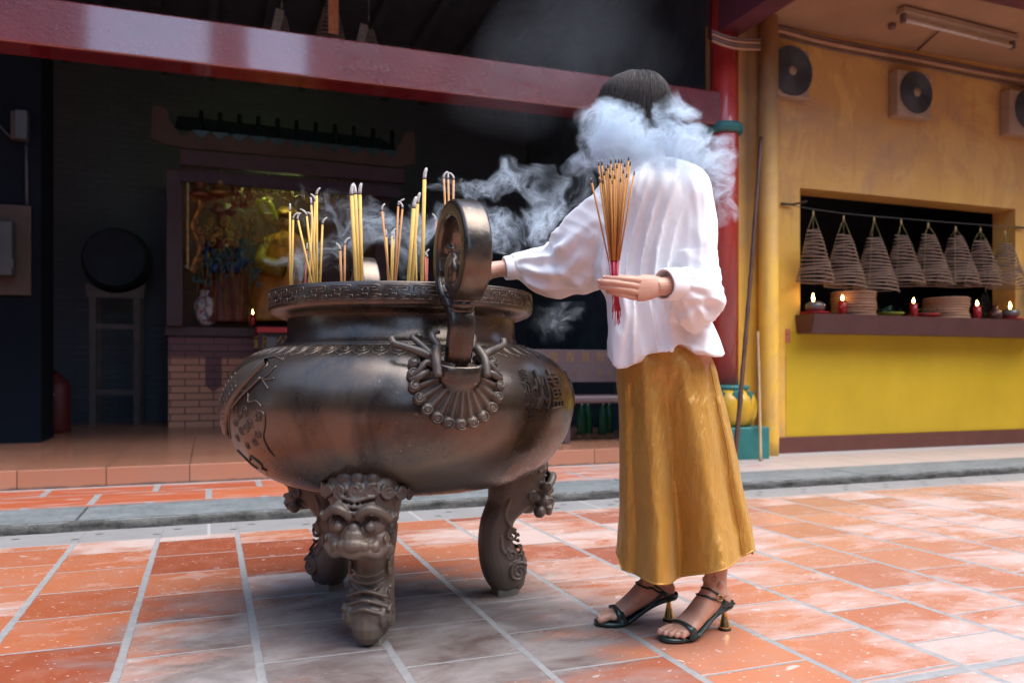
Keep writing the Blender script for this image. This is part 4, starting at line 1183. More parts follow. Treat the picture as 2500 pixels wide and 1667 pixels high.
# fall of cloth between the arm and the trunk
mb.loft([ring_ell(Q(x, y, 2.49), CR, CF, a, .045, 24) for x, y, a in ((1480, 520, .09), (1462, 600, .085), (1462, 660, .06), (1470, 700, .025))])
me = remeshed(mb, .0042, 4, .5)
nv = len(me.vertices); co = np.empty(nv * 3); me.vertices.foreach_get('co', co); co = co.reshape(-1, 3); nr = [v.normal.copy() for v in me.vertices]
for k in range(nv):
    p = Vector(co[k]); xc_ = p.dot(CR); dc_ = p.dot(CF); z = p.z; n_ = nr[k]
    if xc_ < .29:      # outstretched sleeve: folds swing from the shoulder to the wrist
        a_ = z + .55 * xc_
        g = mnoise.noise(Vector((a_ * 15, dc_ * 3, xc_ * 5))); g2 = mnoise.noise(Vector((a_ * 36 + 2, dc_ * 5, xc_ * 12)))
        amp = 1.0
    elif xc_ > .47 and z < 1.13 and dc_ < 2.36 and z > .90:
        g = mnoise.noise(Vector((xc_ * 10, dc_ * 8, z * 24))); g2 = mnoise.noise(Vector((xc_ * 14, dc_ * 8, z * 50))); amp = 1.1
    else:
        u_ = xc_ + .25 * (z - 1.1)
        g = mnoise.noise(Vector((u_ * 12 + 3, dc_ * 4, z * 2.2))); g2 = mnoise.noise(Vector((u_ * 30, dc_ * 8, z * 5))); amp = 1.0 if z < 1.30 else max(.3, 1 - (z - 1.30) * 9)
    h = .006 * (.42 - abs(g) * 2.1) + .002 * g2
    co[k] += np.array(n_) * h * amp
me.vertices.foreach_set('co', co.reshape(-1)); me.update()
o2 = bpy.data.objects.new('tmp', me); COL.objects.link(o2)
r_ = o2.modifiers.new('r', 'REMESH'); r_.mode = 'VOXEL'; r_.voxel_size = .0040; q_ = o2.modifiers.new('s', 'SMOOTH'); q_.factor = .5; q_.iterations = 2
dg = bpy.context.evaluated_depsgraph_get(); dg.update(); me2 = bpy.data.meshes.new_from_object(o2.evaluated_get(dg)); bpy.data.objects.remove(o2)
# keep only the outer skin (drop any closed pocket left inside)
bmx = bmesh.new(); bmx.from_mesh(me2); seen = set(); comps = []
bmx.verts.ensure_lookup_table()
for v in bmx.verts:
    if v.index in seen: continue
    st = [v]; seen.add(v.index); cc = []
    while st:
        w_ = st.pop(); cc.append(w_)
        for e in w_.link_edges:
            o_ = e.other_vert(w_)
            if o_.index not in seen: seen.add(o_.index); st.append(o_)
    comps.append(cc)
comps.sort(key=len)
bmesh.ops.delete(bmx, geom=[v for c_ in comps[:-1] for v in c_], context='VERTS'); bmx.to_mesh(me2); bmx.free(); me = me2
blouse = link_mesh('blouse', me, WHITE, person)
# cuffs and hem roll
mb = MB()
def cuff(p0, p1, r0, r1):
    a = p0; b = p1; t_ = (b - a).normalized(); u = t_.orthogonal().normalized(); v = t_.cross(u)
    R_ = []
    for q, r in ((0, r0), (.04, r0 + .0015), (.5, (r0 + r1) / 2 + .002), (.96, r1 + .0015), (1., r1), (1., r1 - .004), (.5, (r0 + r1) / 2 - .003), (.1, r0 - .006)):
        c_ = a + (b - a) * q; R_.append([c_ + (u * math.cos(2 * PI * k / 36) + v * math.sin(2 * PI * k / 36)) * r * (1 + .03 * math.sin(3 * 2 * PI * k / 36 + q)) for k in range(36)])
    return R_
mb.loft(cuff(Q(1656, 694, 2.204), Q(1620, 695, 2.170), .044, .041))
mb.ball(Q(1637, 722, 2.16), .0035, 8)
c1 = mb.build('cuff', WHITE, person)
mb = MB(); mb.loft(cuff(Q(1262, 652, 2.56), Q(1232, 656, 2.552), .038, .036)); mb.build('cuff', WHITE, person)

# ---- skirt
def satin():
    t = NT('mustard_satin')
    v = t.mapv(t.mapv(t.obj, rot=(0, R(-24), R(20))), (1.5, 1.5, .36))
    n1 = t.noise(v, 85, 4, .6, 1.0); n2 = t.noise(v, 20, 3, .55, 1.0)
    t.set('Base Color', t.mix(t.rng(n2, .3, .7), (.47, .235, .034), (.52, .265, .041)))
    t.set('Metallic', .30); t.set('Roughness', .36); t.set('Specular IOR Level', .7); t.set('Sheen Weight', .3); t.set('Sheen Tint', (1, .8, .4, 1))
    ms = t.rng(t.noise(t.obj, 4, 3, .5), .35, .6, .1, 1.)
    t.bump(t.math('ADD', t.math('MULTIPLY', t.math('MULTIPLY', n1, ms), .8), t.math('MULTIPLY', n2, .9)), .70, .010)
    return t.m
SATIN = satin()
srow = [(838, 1520, 1708, .115), (862, 1512, 1728, .125), (900, 1508, 1746, .135), (950, 1508, 1757, .140), (1000, 1510, 1768, .145), (1100, 1511, 1790, .152), (1180, 1512, 1804, .158), (1260, 1515, 1818, .170), (1320, 1511, 1830, .182), (1372, 1506, 1838, .195)]
hems = [(1500, 1345), (1509, 1356), (1518, 1384), (1594, 1402), (1640, 1404), (1706, 1382), (1780, 1362), (1838, 1335)]
NS = 260; rings = []; sr = smoothp([tuple(map(float, r)) for r in srow], 14)
for i, (y, L, R_, hd) in enumerate(sr):
    t_ = i / (len(sr) - 1); dc = 2.44 + .02 * t_
    xl = (L - 1250) / FPX * dc; xr = (R_ - 1250) / FPX * dc; cx_ = (xl + xr) / 2; hx = (xr - xl) / 2; ring = []
    for k in range(NS):
        th = 2 * PI * k / NS; c, s_ = math.cos(th), math.sin(th)
        # flared godets opening towards the hem
        ph = th + .12 * t_
        fo = (math.exp(-((math.atan2(math.sin(th - 4.52), math.cos(th - 4.52))) / .16) ** 2) * -1.3 + math.exp(-((math.atan2(math.sin(th - 4.10), math.cos(th - 4.10))) / .20) ** 2) * .9
              + math.exp(-((math.atan2(math.sin(th - 4.95), math.cos(th - 4.95))) / .25) ** 2) * .8 - math.exp(-((math.atan2(math.sin(th - 5.45), math.cos(th - 5.45))) / .14) ** 2) * .7
              - math.exp(-((math.atan2(math.sin(th - 3.72), math.cos(th - 3.72))) / .13) ** 2) * .6 + .5 * math.sin(th * 4) * max(0, s_))
        fo *= .046 * max(0, t_ - .10) ** 1.05
        nz = .012 * mnoise.noise(Vector((c * 3.2, s_ * 3.2, t_ * 3.2))) + .0045 * mnoise.noise(Vector((c * 9 + t_ * 5, s_ * 9, t_ * 9))) + .0022 * mnoise.noise(Vector((c * 30 + t_ * 16, s_ * 30, t_ * 26)))
        hip = .012 * math.exp(-((t_ - .18) / .12) ** 2) * max(0, -s_)
        x = cx_ + (hx + fo * .25 + nz * .4) * c; d = dc + (hd + fo * 1.7 + nz + hip) * s_
        px_ = 1250 + x / d * FPX; yh = interp(px_, hems) if s_ < 0 else 1352 - 20 * s_ + 0
        ye = 838 + (y - 838) * (yh - 838) / (1372 - 838)
        z = CAMH + (HOR - ye) / FPX * (d * .5 + dc * .5)
        ring.append(C(x, d, z))
    rings.append(ring)
mb = MB(); mb.loft(rings, cap=False)
sk = mb.build('skirt', SATIN, person)
so2 = sk.modifiers.new('thickness', 'SOLIDIFY'); so2.thickness = .003; so2.offset = -1
# stitched hem and side seam
mb = MB(); mb.tube([p + Vector((0, 0, .001)) for p in rings[-1]], .0026, 6, closed=True); mb.build('hem_stitch', SATIN, person)
mb = MB()
ks = [int(NS * (5.62 - .10 * i / len(rings)) / (2 * PI)) for i in range(len(rings))]
mb.tube([rings[i][ks[i]] + (rings[i][ks[i]] - C(.46, 2.45, rings[i][ks[i]].z)).normalized() * .0004 for i in range(4, len(rings) - 2)], .0016, 5)
mb.build('side_seam', SATIN, person)

# ---- sandals (straps, sole, cone heel)
GREEN = mat('dark_green_leather', (.012, .035, .033), .30, var=.2, vscale=12, spec=.6)
GOLD = mat('gold_metal', (.80, .58, .25), .22, metal=1., var=.1); RUB = mat('black_rubber', (.01, .01, .01), .6)
def sandal(L_, bs, buckle):
    h0 = L_(0, 0, 0)
    sh = thing('sandal', None, None, (0, 0, 0)); sh.parent = person
    sh.location = (0, 0, 0)
    rt = person.location
    mb = MB(); top = []; rings = []
    for u, z, hw in smoothp([(-.022, .082, .012), (-.012, .075, .022), (.01, .071, .026), (.04, .064, .026), (.08, .046, .026), (.12, .024, .034), (.15, .012, .041), (.18, .0085, .044), (.215, .0085, .040), (.238, .0085, .024), (.246, .009, .010)], 4):
        rings.append([L_(u, hw * a + (.006 * bs if u > .15 else 0), z + b) for a, b in ((-1, 0), (-.95, .006), (-.5, .0075), (.5, .0075), (.95, .006), (1, 0), (.9, -.0055), (-.9, -.0055))])
    mb.loft(rings); mb.build('sole', GREEN, sh)
    mb = MB(); hc_ = L_(.004, 0, 0)
    mb.lathe([(.0185, .006), (.0165, .012), (.0105, .038), (.0065, .056), (.0085, .064), (.013, .070)], hc_, 28); mb.build('heel', GOLD, sh)
    mb = MB(); mb.lathe([(.0178, .0), (.019, .001), (.019, .0065), (.0178, .0075)], hc_, 28); mb.build('heel_cap', RUB, sh)
    def strap(pts, w_, nm='strap', th=.0016, snap=True):
        pp = [Vector(p) for p in smoothp([tuple(p) for p in pts], 7)]; rg = []
        if snap:
            for i_, p in enumerate(pp):
                hit = FOOTBVH.find_nearest(p)
                if hit[0] is not None and hit[3] < .06:
                    k_ = min(1, min(i_, len(pp) - 1 - i_) / 3)
                    pp[i_] = p * (1 - k_) + (hit[0] + hit[1] * .0016) * k_
            for _ in range(3): pp = [pp[0]] + [(pp[i_ - 1] + pp[i_] * 2 + pp[i_ + 1]) / 4 for i_ in range(1, len(pp) - 1)] + [pp[-1]]
        for i, p in enumerate(pp):
            t_ = (pp[min(i + 1, len(pp) - 1)] - pp[max(i - 1, 0)]).normalized()
            cen = L_(.05, 0, p.z)
            o_ = (p - L_(max(0, min(.2, (p - h0).dot(LDIR))), 0, max(.02, p.z - .03))).normalized()
            a = (o_ - t_ * o_.dot(t_)).normalized(); b = t_.cross(a)
            ww = w_[0] if isinstance(w_, tuple) else w_
            if isinstance(w_, tuple): ww = w_[0] + (w_[1] - w_[0]) * abs(2 * i / (len(pp) - 1) - 1)
            rg.append([p + a * th + b * ww, p + a * th * 1.5, p + a * th - b * ww, p - a * th - b * ww, p - a * th + b * ww])
        m2 = MB(); m2.loft(rg); return m2.build(nm, GREEN, sh)
    LDIR = (L_(1, 0, 0) - L_(0, 0, 0))
    # toe band
    strap([L_(.168, -.046, .012), L_(.172, -.047, .030), L_(.178, -.034, .0475), L_(.182, 0, .0565), L_(.178, .034, .0475), L_(.172, .047, .030), L_(.168, .046, .012)], (.0085, .0155), 'toe_strap', .0014)
    # twin instep straps running back to the heel cup
    strap([L_(.018, -.0325, .088), L_(.045, -.037, .108), L_(.078, -.034, .135), L_(.098, -.018, .150), L_(.104, 0, .152), L_(.098, .018, .150), L_(.078, .034, .135), L_(.045, .037, .108), L_(.018, .0325, .088)], .0032)
    strap([L_(.022, -.034, .086), L_(.052, -.038, .100), L_(.090, -.036, .116), L_(.112, -.020, .128), L_(.119, 0, .131), L_(.112, .020, .128), L_(.090, .036, .116), L_(.052, .038, .100), L_(.022, .034, .086)], .0034)
    for q in (-1, 1):
        strap([L_(.150, q * .043, .014), L_(.115, q * .038, .035), L_(.075, q * .034, .062), L_(.045, q * .0345, .088), L_(.038, q * .036, .098)], .0038, snap=False)
        strap([L_(-.016, q * .020, .083), L_(.0, q * .028, .083), L_(.02, q * .032, .086), L_(.038, q * .035, .096)], .0045, snap=False)
    if buckle:
        s_ = Z3.cross(LDIR.normalized())
        q = 1 if (s_.dot(CF) < 0) else -1
        c_ = L_(.062, q * .0415, .112); ht = FOOTBVH.find_nearest(c_); c_ = ht[0] + ht[1] * .004; ax = (L_(.09, q * .036, .122) - L_(.045, q * .038, .102)).normalized(); ay = (Z3 - ax * ax.z).normalized()
        MB().tube([c_ + ax * .0105 * math.copysign(abs(math.cos(a)) ** .7, math.cos(a)) + ay * .0078 * math.copysign(abs(math.sin(a)) ** .7, math.sin(a)) for a in [2 * PI * k / 24 for k in range(24)]], .0012, 6, closed=True).build('buckle', GOLD, sh)
sandal(LN, -1, True); sandal(LF, 1, False)
# small ankle tattoo, thin lines on the skin
mb = MB()
def TP(x, y): 
    d_ = 2.36
    return Q(x, y, d_)
# traced on the shin surface by projecting towards the ankle axis
INK = mat('ink', (.10, .07, .06), .7)
dg = bpy.context.evaluated_depsgraph_get(); dg.update()
tb = [(1742, 1386), (1745, 1398), (1743, 1406), (1738, 1410), (1739, 1416), (1744, 1419), (1748, 1413), (1744, 1405), (1750, 1411)]
pts = []
for x, y in tb:
    o_ = Vector((0, 0, CAMH)); di = (Q(x, y, 2.3) - o_).normalized()
    hit, loc, nrm, idx = body.ray_cast(o_ - person.location, di)
    if hit and (loc + person.location - o_).length < 3: pts.append(loc + person.location + nrm * .0002)
if len(pts) > 3: MB().tube(smoothp([tuple(p) for p in pts], 4), .0007, 5).build('tattoo', INK, person)

# ---- incense held in the hand
tips = [(1443, 438), (1461, 396), (1469, 395), (1479, 410), (1474, 420), (1491, 391), (1503, 390), (1511, 390), (1518, 391), (1526, 399), (1535, 384), (1539, 396), (1549, 419), (1464, 437),
        (1467, 464), (1488, 425), (1496, 408), (1510, 420), (1462, 423), (1490, 427), (1471, 440), (1500, 428), (1506, 402), (1515, 436), (1522, 415), (1484, 402), (1494, 440), (1530, 425)]
HS = mat('stick_caramel', (.50, .23, .055), .7, var=.2, vscale=40); HR = mat('bamboo_crimson', (.52, .02, .06), .5)
random.seed(4)
for i, (tx, ty) in enumerate(tips):
    dd = random.uniform(-1, 1); k = (tx - 1498) / 50.
    grip = Q(1500.5 + k * 6.5 + random.uniform(-1, 1), 690, 2.146 + .008 * dd)
    tip = Q(tx, ty, 2.146 + .035 * dd + .01 * random.uniform(-1, 1))
    ax = (tip - grip).normalized()
    lowx = 1504 + random.uniform(-10, 12); low = Q(lowx, random.uniform(752, 796), 2.146 + .006 * dd)
    mid = Q(1499 + k * 12, 636, 2.146 + .012 * dd)
    s_ = thing('incense_stick', 'caramel incense stick with dark burning tip in the bundle held in the hand' if i not in (0, 12) else
               ('caramel incense stick leaning farthest left out of the held bundle' if i == 0 else 'caramel incense stick leaning farthest right out of the held bundle'), 'incense stick', grip, 'incense sticks held in the hand')
    MB().tube([low, grip, mid], .0011, 5).build('bamboo_foot', HR, s_)
    t0_ = mid; e = tip - (tip - mid).normalized() * .010
    MB().tube([t0_, e], [.0021, .0027], 8).build('stick', HS, s_)
    MB().tube([e, tip], [.0027, .0016], 8).build('char', CHAR, s_)
    MB().tube([tip, tip + (tip - mid).normalized() * .004], [.0021, .0012], 6).build('ash_tip', ASHT, s_)
# ================================================================== HALL CONTENTS
GOLDC = mat('carved_gold', (.42, .22, .07), .4, metal=.5, var=.6, vscale=20, bump=.4, bscale=40)
GOLDP = mat('gold_leaf_paint', (.62, .36, .06), .5, var=.35, vscale=12)
MAROON = mat('maroon_wood', (.06, .022, .028), .5, var=.4)
BROWNB = mat('brown_board', (.062, .036, .028), .6, var=.3, vscale=4)
TEALT = mat('teal_roof_tile', (.010, .048, .056), .35, var=.5, vscale=10)
WOODG = mat('grey_wood', (.10, .08, .08), .7, var=.35, vscale=8)
def stand_brick(name, c1, c2, mo, wd=.30, ht=.078):
    t = NT(name); b = t.n.new("ShaderNodeTexBrick"); s = t.sep(t.pos())
    t.l.new(t.comb(t.math('ADD', s[0], s[1]), s[2], 0.), b.inputs['Vector']); b.inputs['Scale'].default_value = 1
    b.inputs['Brick Width'].default_value = wd; b.inputs['Row Height'].default_value = ht; b.inputs['Mortar Size'].default_value = .006
    for k, c in (('Color1', c1), ('Color2', c2), ('Mortar', mo)): b.inputs[k].default_value = (*c, 1)
    t.set('Base Color', b.outputs[0]); t.set('Roughness', .5); t.bump(t.math('SUBTRACT', 1., b.outputs['Fac']), .5, .005); return t.m
BR1 = stand_brick('altar_brick', (.60, .29, .17), (.52, .25, .15), (.09, .03, .03)); BR2 = stand_brick('altar_dark_brick', (.16, .06, .065), (.13, .05, .06), (.05, .02, .03))
AY = 9.7
def Xp(px, Y): return P(px, 900, Y).x
def Zp(px, py, Y): return P(px, py, Y).z
ax0 = Xp(411, AY); ax1 = ax0 + 2.9; zt = Zp(411, 797, AY); zb = Zp(411, 820, AY); zm = Zp(411, 871, AY)
altar = thing('altar', 'brick altar with dark upper courses, maroon top slab and hanging maroon pennant', 'altar', (ax0, AY, SZ))
MB().bx(ax0, ax1, AY, AY + 1.1, SZ, zm).build('brick_base', BR1, altar)
MB().bx(ax0 - .001, ax1 + .001, AY - .003, AY + 1.1, zm + .001, zb).build('upper_courses', BR2, altar)
MB().bx(ax0 - .03, ax1 + .03, AY - .05, AY + 1.1, zb + .001, zt).build('top_slab', MAROON, altar, bevel=.006)
xa, xb = Xp(501, AY), Xp(541, AY); zlo = Zp(520, 957, AY)
MB().prism([Vector((xa, AY - .012, zm + .0)), Vector((xb, AY - .012, zm)), Vector((xb, AY - .012, zlo + .08)), Vector(((xa + xb) / 2, AY - .012, zlo)), Vector((xa, AY - .012, zlo + .08))], (0, .008, 0)).build('pennant', BR2, altar)
# shrine with small tiled roof
SY_ = AY + .15
shr = thing('shrine', 'carved shrine with small teal tiled roof and zigzag brown eave board', 'shrine', (ax0 + 1.4, SY_, zt))
FYc = AY - .45
pl = [(369, 339), (372, 259), (395, 259), (409, 271), (411, 291), (436, 322)]
zz = []
N_ = 11
for i in range(N_ + 1):
    k = i / N_; x = 445 + (958 - 445) * k; y = 336 + (389 - 336) * k
    zz += [(x, y), (x + 23, y - 17)]
zz = zz[:-1]
pl2 = pl + zz + [(964, 372), (976, 351), (990, 323), (1014, 324), (1014, 399), (976, 408), (767, 388), (454, 361), (395, 351)]
MB().prism([P(x, y, FYc) for x, y in pl2], (0, .05, 0)).build('eave_board', BROWNB, shr)
m = MB()      # teal tile field with pointed ends
for i in range(N_):
    k = i / N_; x = 445 + (958 - 445) * k; y = 336 + (389 - 336) * k; w2 = 46
    a = P(x + 23, y - 19, FYc - .012); b = P(x + 23 + w2, y - 15, FYc - .012); c_ = P(x + 46, y + 2, FYc - .012)
    m.prism([a, b, c_], (0, .008, 0))
    top = P(x + 46, y - 62, FYc + .6); m.tube([P(x + 46, y - 8, FYc + .02), top], [.028, .026], 8)
x0_, x1_ = P(425, 300, FYc).x, P(975, 360, FYc).x
zA = P(425, 316, FYc).z; zB = zA + .02
m.add([(x0_, FYc - .01, zA), (x1_, FYc - .01, zA - .02), (x1_, FYc + 1.0, zA + .42), (x0_, FYc + 1.0, zA + .44)], [(0, 1, 2, 3)])
m.build('tiled_roof', TEALT, shr)
zl = P(454, 362, FYc).z
MB().bx(Xp(440, FYc), Xp(990, FYc), FYc + .06, FYc + .16, zl - .16, zl - .002).build('lintel', mat('plum_board', (.055, .03, .042), .6), shr)
MB().bx(Xp(425, FYc) + .05, Xp(985, FYc), FYc + .2, FYc + .26, zl - .31, zl - .17).build('header_panel', mat('indigo_panel', (.05, .04, .065), .7), shr)
for px in (410, 905):
    xx = Xp(px, SY_); MB().bx(xx, xx + .16, SY_ - .3, SY_ - .05, zt + .001, zl - .17).build('pillar', MAROON, shr)
MB().bx(ax0 + .02, ax1 - .3, SY_ + .85, SY_ + .9, zt, zl - .1).build('back_panel', mat('shrine_back', (.11, .05, .06), .6), shr)
xg = Xp(456, SY_ - .35); MB().bx(xg, xg + .022, SY_ - .36, SY_ - .335, P(456, 665, SY_).z, P(456, 424, SY_).z).build('gilt_strip', GOLDC, shr)
a, b = P(560, 434, SY_ - .3), P(840, 456, SY_ - .3); MB().tube([a, b], .010, 6).build('gilt_strip', GOLDC, shr)
# tracery: curly gilded scrollwork
random.seed(21)
m = MB(); pv = None
for i in range(46):
    px, py = 560 + 290 * i / 45, random.uniform(440, 505); c_ = P(px, py, SY_ - .28 + random.uniform(-.03, .03))
    if pv is not None: m.tube([pv, c_], .006, 5)
    pv = c_
    m.spiral(c_, random.uniform(.03, .07), Vector((1, 0, 0)), Z3, turns=random.uniform(.8, 1.6), rad=.008, flip=random.choice((-1, 1)), a0=random.uniform(0, 6), steps=14, n=5)
m.build('tracery', GOLDC, shr)
for nm_, cc_, n_, (xa_, xb_, ya_, yb_) in (('carving', (.30, .06, .04), 26, (465, 620, 440, 520)), ('carving', (.42, .26, .07), 40, (500, 700, 520, 600)), ('carving', (.05, .14, .16), 26, (470, 640, 560, 700)), ('carving', (.45, .36, .10), 22, (560, 860, 440, 480)), ('tassels', (.30, .17, .05), 24, (480, 620, 600, 760))):
    m = MB(); pv = None
    for i in range(n_):
        c_ = P(xa_ + (xb_ - xa_) * (i + random.random()) / n_, random.uniform(ya_, yb_), SY_ - .26 + random.uniform(-.06, .04))
        if pv is not None: m.tube([pv, c_], .005, 5)
        pv = c_
        if nm_ == 'tassels': m.tube([c_, c_ - Vector((0, 0, random.uniform(.1, .3)))], [.010, .004], 5)
        else:
            m.spiral(c_, random.uniform(.025, .07), Vector((1, 0, 0)), Z3, turns=random.uniform(.6, 1.4), rad=.011, flip=random.choice((-1, 1)), a0=random.uniform(0, 6), steps=12, n=5); m.ball(c_, random.uniform(.008, .02), 7)
    m.build(nm_, mat('carved_' + '%02d%02d' % (cc_[0] * 99, cc_[1] * 99), cc_, .35, metal=.4, var=.6, vscale=14), shr)
m = MB()
pts = [P(478 + 9 * math.sin(i * .7), 470 + i * 12, SY_ - .3) for i in range(17)]; m.tube(smoothp([tuple(p) for p in pts], 3), [.03 - .008 * math.sin(i * .9) for i in range(49)], 7)
for i in range(26):
    c_ = P(478 + random.uniform(-6, 18), random.uniform(480, 665), SY_ - .31); m.tube([c_, P(478, 905 - (905 - (P(0,0,1).z * 0 + 560)), SY_ - .3)], .004, 4) if False else None; m.spiral(c_, random.uniform(.025, .05), Vector((1, 0, 0)), Z3, turns=1.3, rad=.008, flip=random.choice((-1, 1)), a0=random.uniform(0, 6), steps=12, n=5)
m.build('dragon_post', GOLDC, shr)
for px, py, mm_ in ((489, 412, mat('dark_copper', (.22, .08, .04), .4, metal=.4)), (538, 408, GOLDC), (858, 437, GOLDC), (905, 442, mat('dark_copper', (.22, .08, .04), .4))):
    c_ = P(px, py + 70, SY_ - .34)
    MB().lathe([(.10, 0), (.13, .03), (.09, .06), (.05, .10), (.07, .14), (.05, .18), (.025, .21), (.035, .24), (.018, .28), (.004, .34)], c_, 12, mod=lambda a, z: 1 + .15 * math.sin(6 * a)).build('finial', mm_, shr)
# lit strip lamp deep in the shrine, behind the tracery
lp = thing('strip_lamp', 'lit yellow strip lamp inside the shrine behind the gilded tracery', 'lamp', P(670, 440, SY_ - .05))
a, b = P(605, 440, SY_ - .05), P(732, 452, SY_ - .05)
MB().tube([a, b], .018, 8).build('tube', mat('lamp_tube', (.8, .8, .3), .4, emit=(.75, .9, .30), estr=14.0), lp)
MB().tube([a - Vector((.03, 0, 0)), b + Vector((.03, 0, 0))], .012, 6).build('holder', MAROON, lp)
# statues
def statue(px, pytop, pybot, Y, robe, robe2, crown, label, wid):
    base = P(px, pybot, Y); top = P(px, pytop, Y); H_ = top.z - base.z
    s_ = thing('deity_statue', label, 'statue', base)
    m = MB(); rg = []
    for t_, w_, dd in smoothp([(0, 1.0, .8), (.15, .98, .75), (.35, .80, .6), (.55, .62, .48), (.70, .50, .42), (.76, .20, .25), (.80, .12, .14)], 4):
        rg.append(ring_ell(base + Vector((0, 0, H_ * t_)), Vector((1, 0, 0)), Vector((0, 1, 0)), wid * w_, wid * dd, 40, 1., mod=lambda a: 1 + .06 * math.sin(7 * a + 4 * t_) + .03 * math.sin(13 * a)))
    m.loft(rg)
    me_ = remeshed(m, .02, 1); link_mesh('robe', me_, robe, s_)
    m = MB()
    for q in (-1, 1): m.tube([base + Vector((q * wid * .45, -.05, H_ * .66)), base + Vector((q * wid * .62, -wid * .55, H_ * .45)), base + Vector((q * wid * .18, -wid * .85, H_ * .40))], [wid * .16, wid * .24, wid * .20], 12)
    m.build('sleeve', robe2, s_) if False else None
    for q in (-1, 1):
        MB().tube(smoothp([tuple(base + Vector((q * wid * .45, -.05, H_ * .68))), tuple(base + Vector((q * wid * .66, -wid * .5, H_ * .48))), tuple(base + Vector((q * wid * .16, -wid * .85, H_ * .42)))], 4), [wid * .14] * 4 + [wid * .22] * 5, 12).build('sleeve', robe2, s_)
    hd = base + Vector((0, -wid * .15, H_ * .84))
    MB().ball(hd, H_ * .065, 16, (.85, .95, 1.15)).build('face', mat('statue_face', (.28, .13, .07), .45), s_)
    m = MB(); m.lathe([(H_ * .072, 0), (H_ * .095, .02), (H_ * .085, .05), (H_ * .07, .10), (H_ * .05, .12)], hd + Vector((0, 0, H_ * .045)), 20, mod=lambda a, z: 1 + .12 * math.sin(8 * a))
    for q in (-1, 1): m.tube([hd + Vector((q * H_ * .08, 0, H_ * .06)), hd + Vector((q * H_ * .14, 0, H_ * .09)), hd + Vector((q * H_ * .17, 0, H_ * .05))], [.014, .010, .006], 6)
    for k in range(8): m.ball(hd + Vector((math.cos(k * .8) * H_ * .085, -abs(math.sin(k * .8)) * H_ * .085, H_ * .07 + .02 * (k % 2))), .02, 8)
    m.build('crown', crown, s_)
    return s_, base, H_
BLUER = mat('blue_robe', (.02, .07, .26), .5, var=.5, vscale=8); REDR = mat('brown_red_robe', (.16, .04, .03), .6, var=.5, vscale=9)
YELR = mat('saffron_robe', (.52, .22, .03), .55, var=.45, vscale=7, col2=(.30, .12, .02)); OLIVE = mat('olive_gold_cloth', (.35, .24, .03), .5, var=.5, vscale=10)
BLUEC = mat('blue_gold_crown', (.05, .12, .25), .4, col2=(.4, .25, .06), vscale=18)
statue(545, 490, 788, SY_ + .05, REDR, BLUER, BLUEC, 'deity statue in brown-red robe and blue sleeves, left in the shrine', .30)
st2, b2, H2 = statue(700, 500, 788, SY_ + .35, YELR, OLIVE, GOLDC, 'larger deity statue draped in saffron yellow robes', .48)
m = MB()      # the yellow-green horn-shaped ornament
cr_ = [P(632, 485, SY_ - .1), P(640, 505, SY_ - .1), P(655, 530, SY_ - .1), P(678, 548, SY_ - .1)]
rg = []
for i, (p, w_) in enumerate(zip(smoothp([tuple(p) for p in cr_], 5), smoothp([(.07,), (.085,), (.07,), (.01,)], 5))):
    rg.append([Vector(p) + Vector((w_[0] * .5 + math.cos(a) * w_[0], math.sin(a) * .03, math.sin(a + .6) * .02 + .5 * w_[0] * math.cos(a) * .4)) for a in [2 * PI * k / 12 for k in range(12)]])
m.loft(rg)
single('horn_ornament', m, mat('yellow_green_glaze', (.45, .50, .04), .25, spec=.7), 'glossy yellow-green horn-shaped ornament between the two statues', 'ornament')
# vase with flowers
def blossomvase():
    t = NT('painted_porcelain'); n = t.noise(t.pos(), 16, 3, .5); n2 = t.noise(t.pos(), 9, 2, .5, 1.)
    c = t.mix(t.rng(n, .52, .58), (.50, .50, .52), (.12, .18, .26)); c = t.mix(t.rng(n2, .60, .64), c, (.35, .08, .08))
    t.set('Base Color', c); t.set('Roughness', .25); return t.m
vb = P(505, 795, AY + .12)
v_ = thing('vase', 'white porcelain vase with blue painted flowers on the altar, holding stems', 'vase', vb)
MB().lathe([(.075, 0), (.10, .04), (.135, .14), (.142, .22), (.125, .29), (.088, .325), (.08, .34), (.08, .385), (.088, .40), (.075, .40)], vb, 28).build('vessel', blossomvase(), v_)
random.seed(9); m = MB(); m2 = MB()
LEAFD = mat('dark_leaf', (.02, .07, .035), .5, var=.5); PETW = mat('pale_petal', (.5, .5, .42), .6)
for k in range(11):
    e = vb + Vector((random.uniform(-.28, .32), random.uniform(-.1, .12), random.uniform(.55, .95))); m.tube(smoothp([tuple(vb + Vector((0, 0, .36))), tuple((vb + e) / 2 + Vector((0, 0, .2))), tuple(e)], 4), .006, 5)
    for q in range(5):
        c_ = e + Vector((random.uniform(-.08, .08), random.uniform(-.06, .06), random.uniform(-.25, .02))); d_ = Vector((random.uniform(-1, 1), random.uniform(-1, 1), random.uniform(-.5, .8))).normalized() * .07; w_ = d_.orthogonal().normalized() * .022
        m.add([c_, c_ + d_ * .5 + w_, c_ + d_, c_ + d_ * .5 - w_], [(0, 1, 2, 3)])
    if k % 2: m2.ball(e, .028, 8)
m.build('stems', LEAFD, v_); m2.build('flowers', PETW, v_)
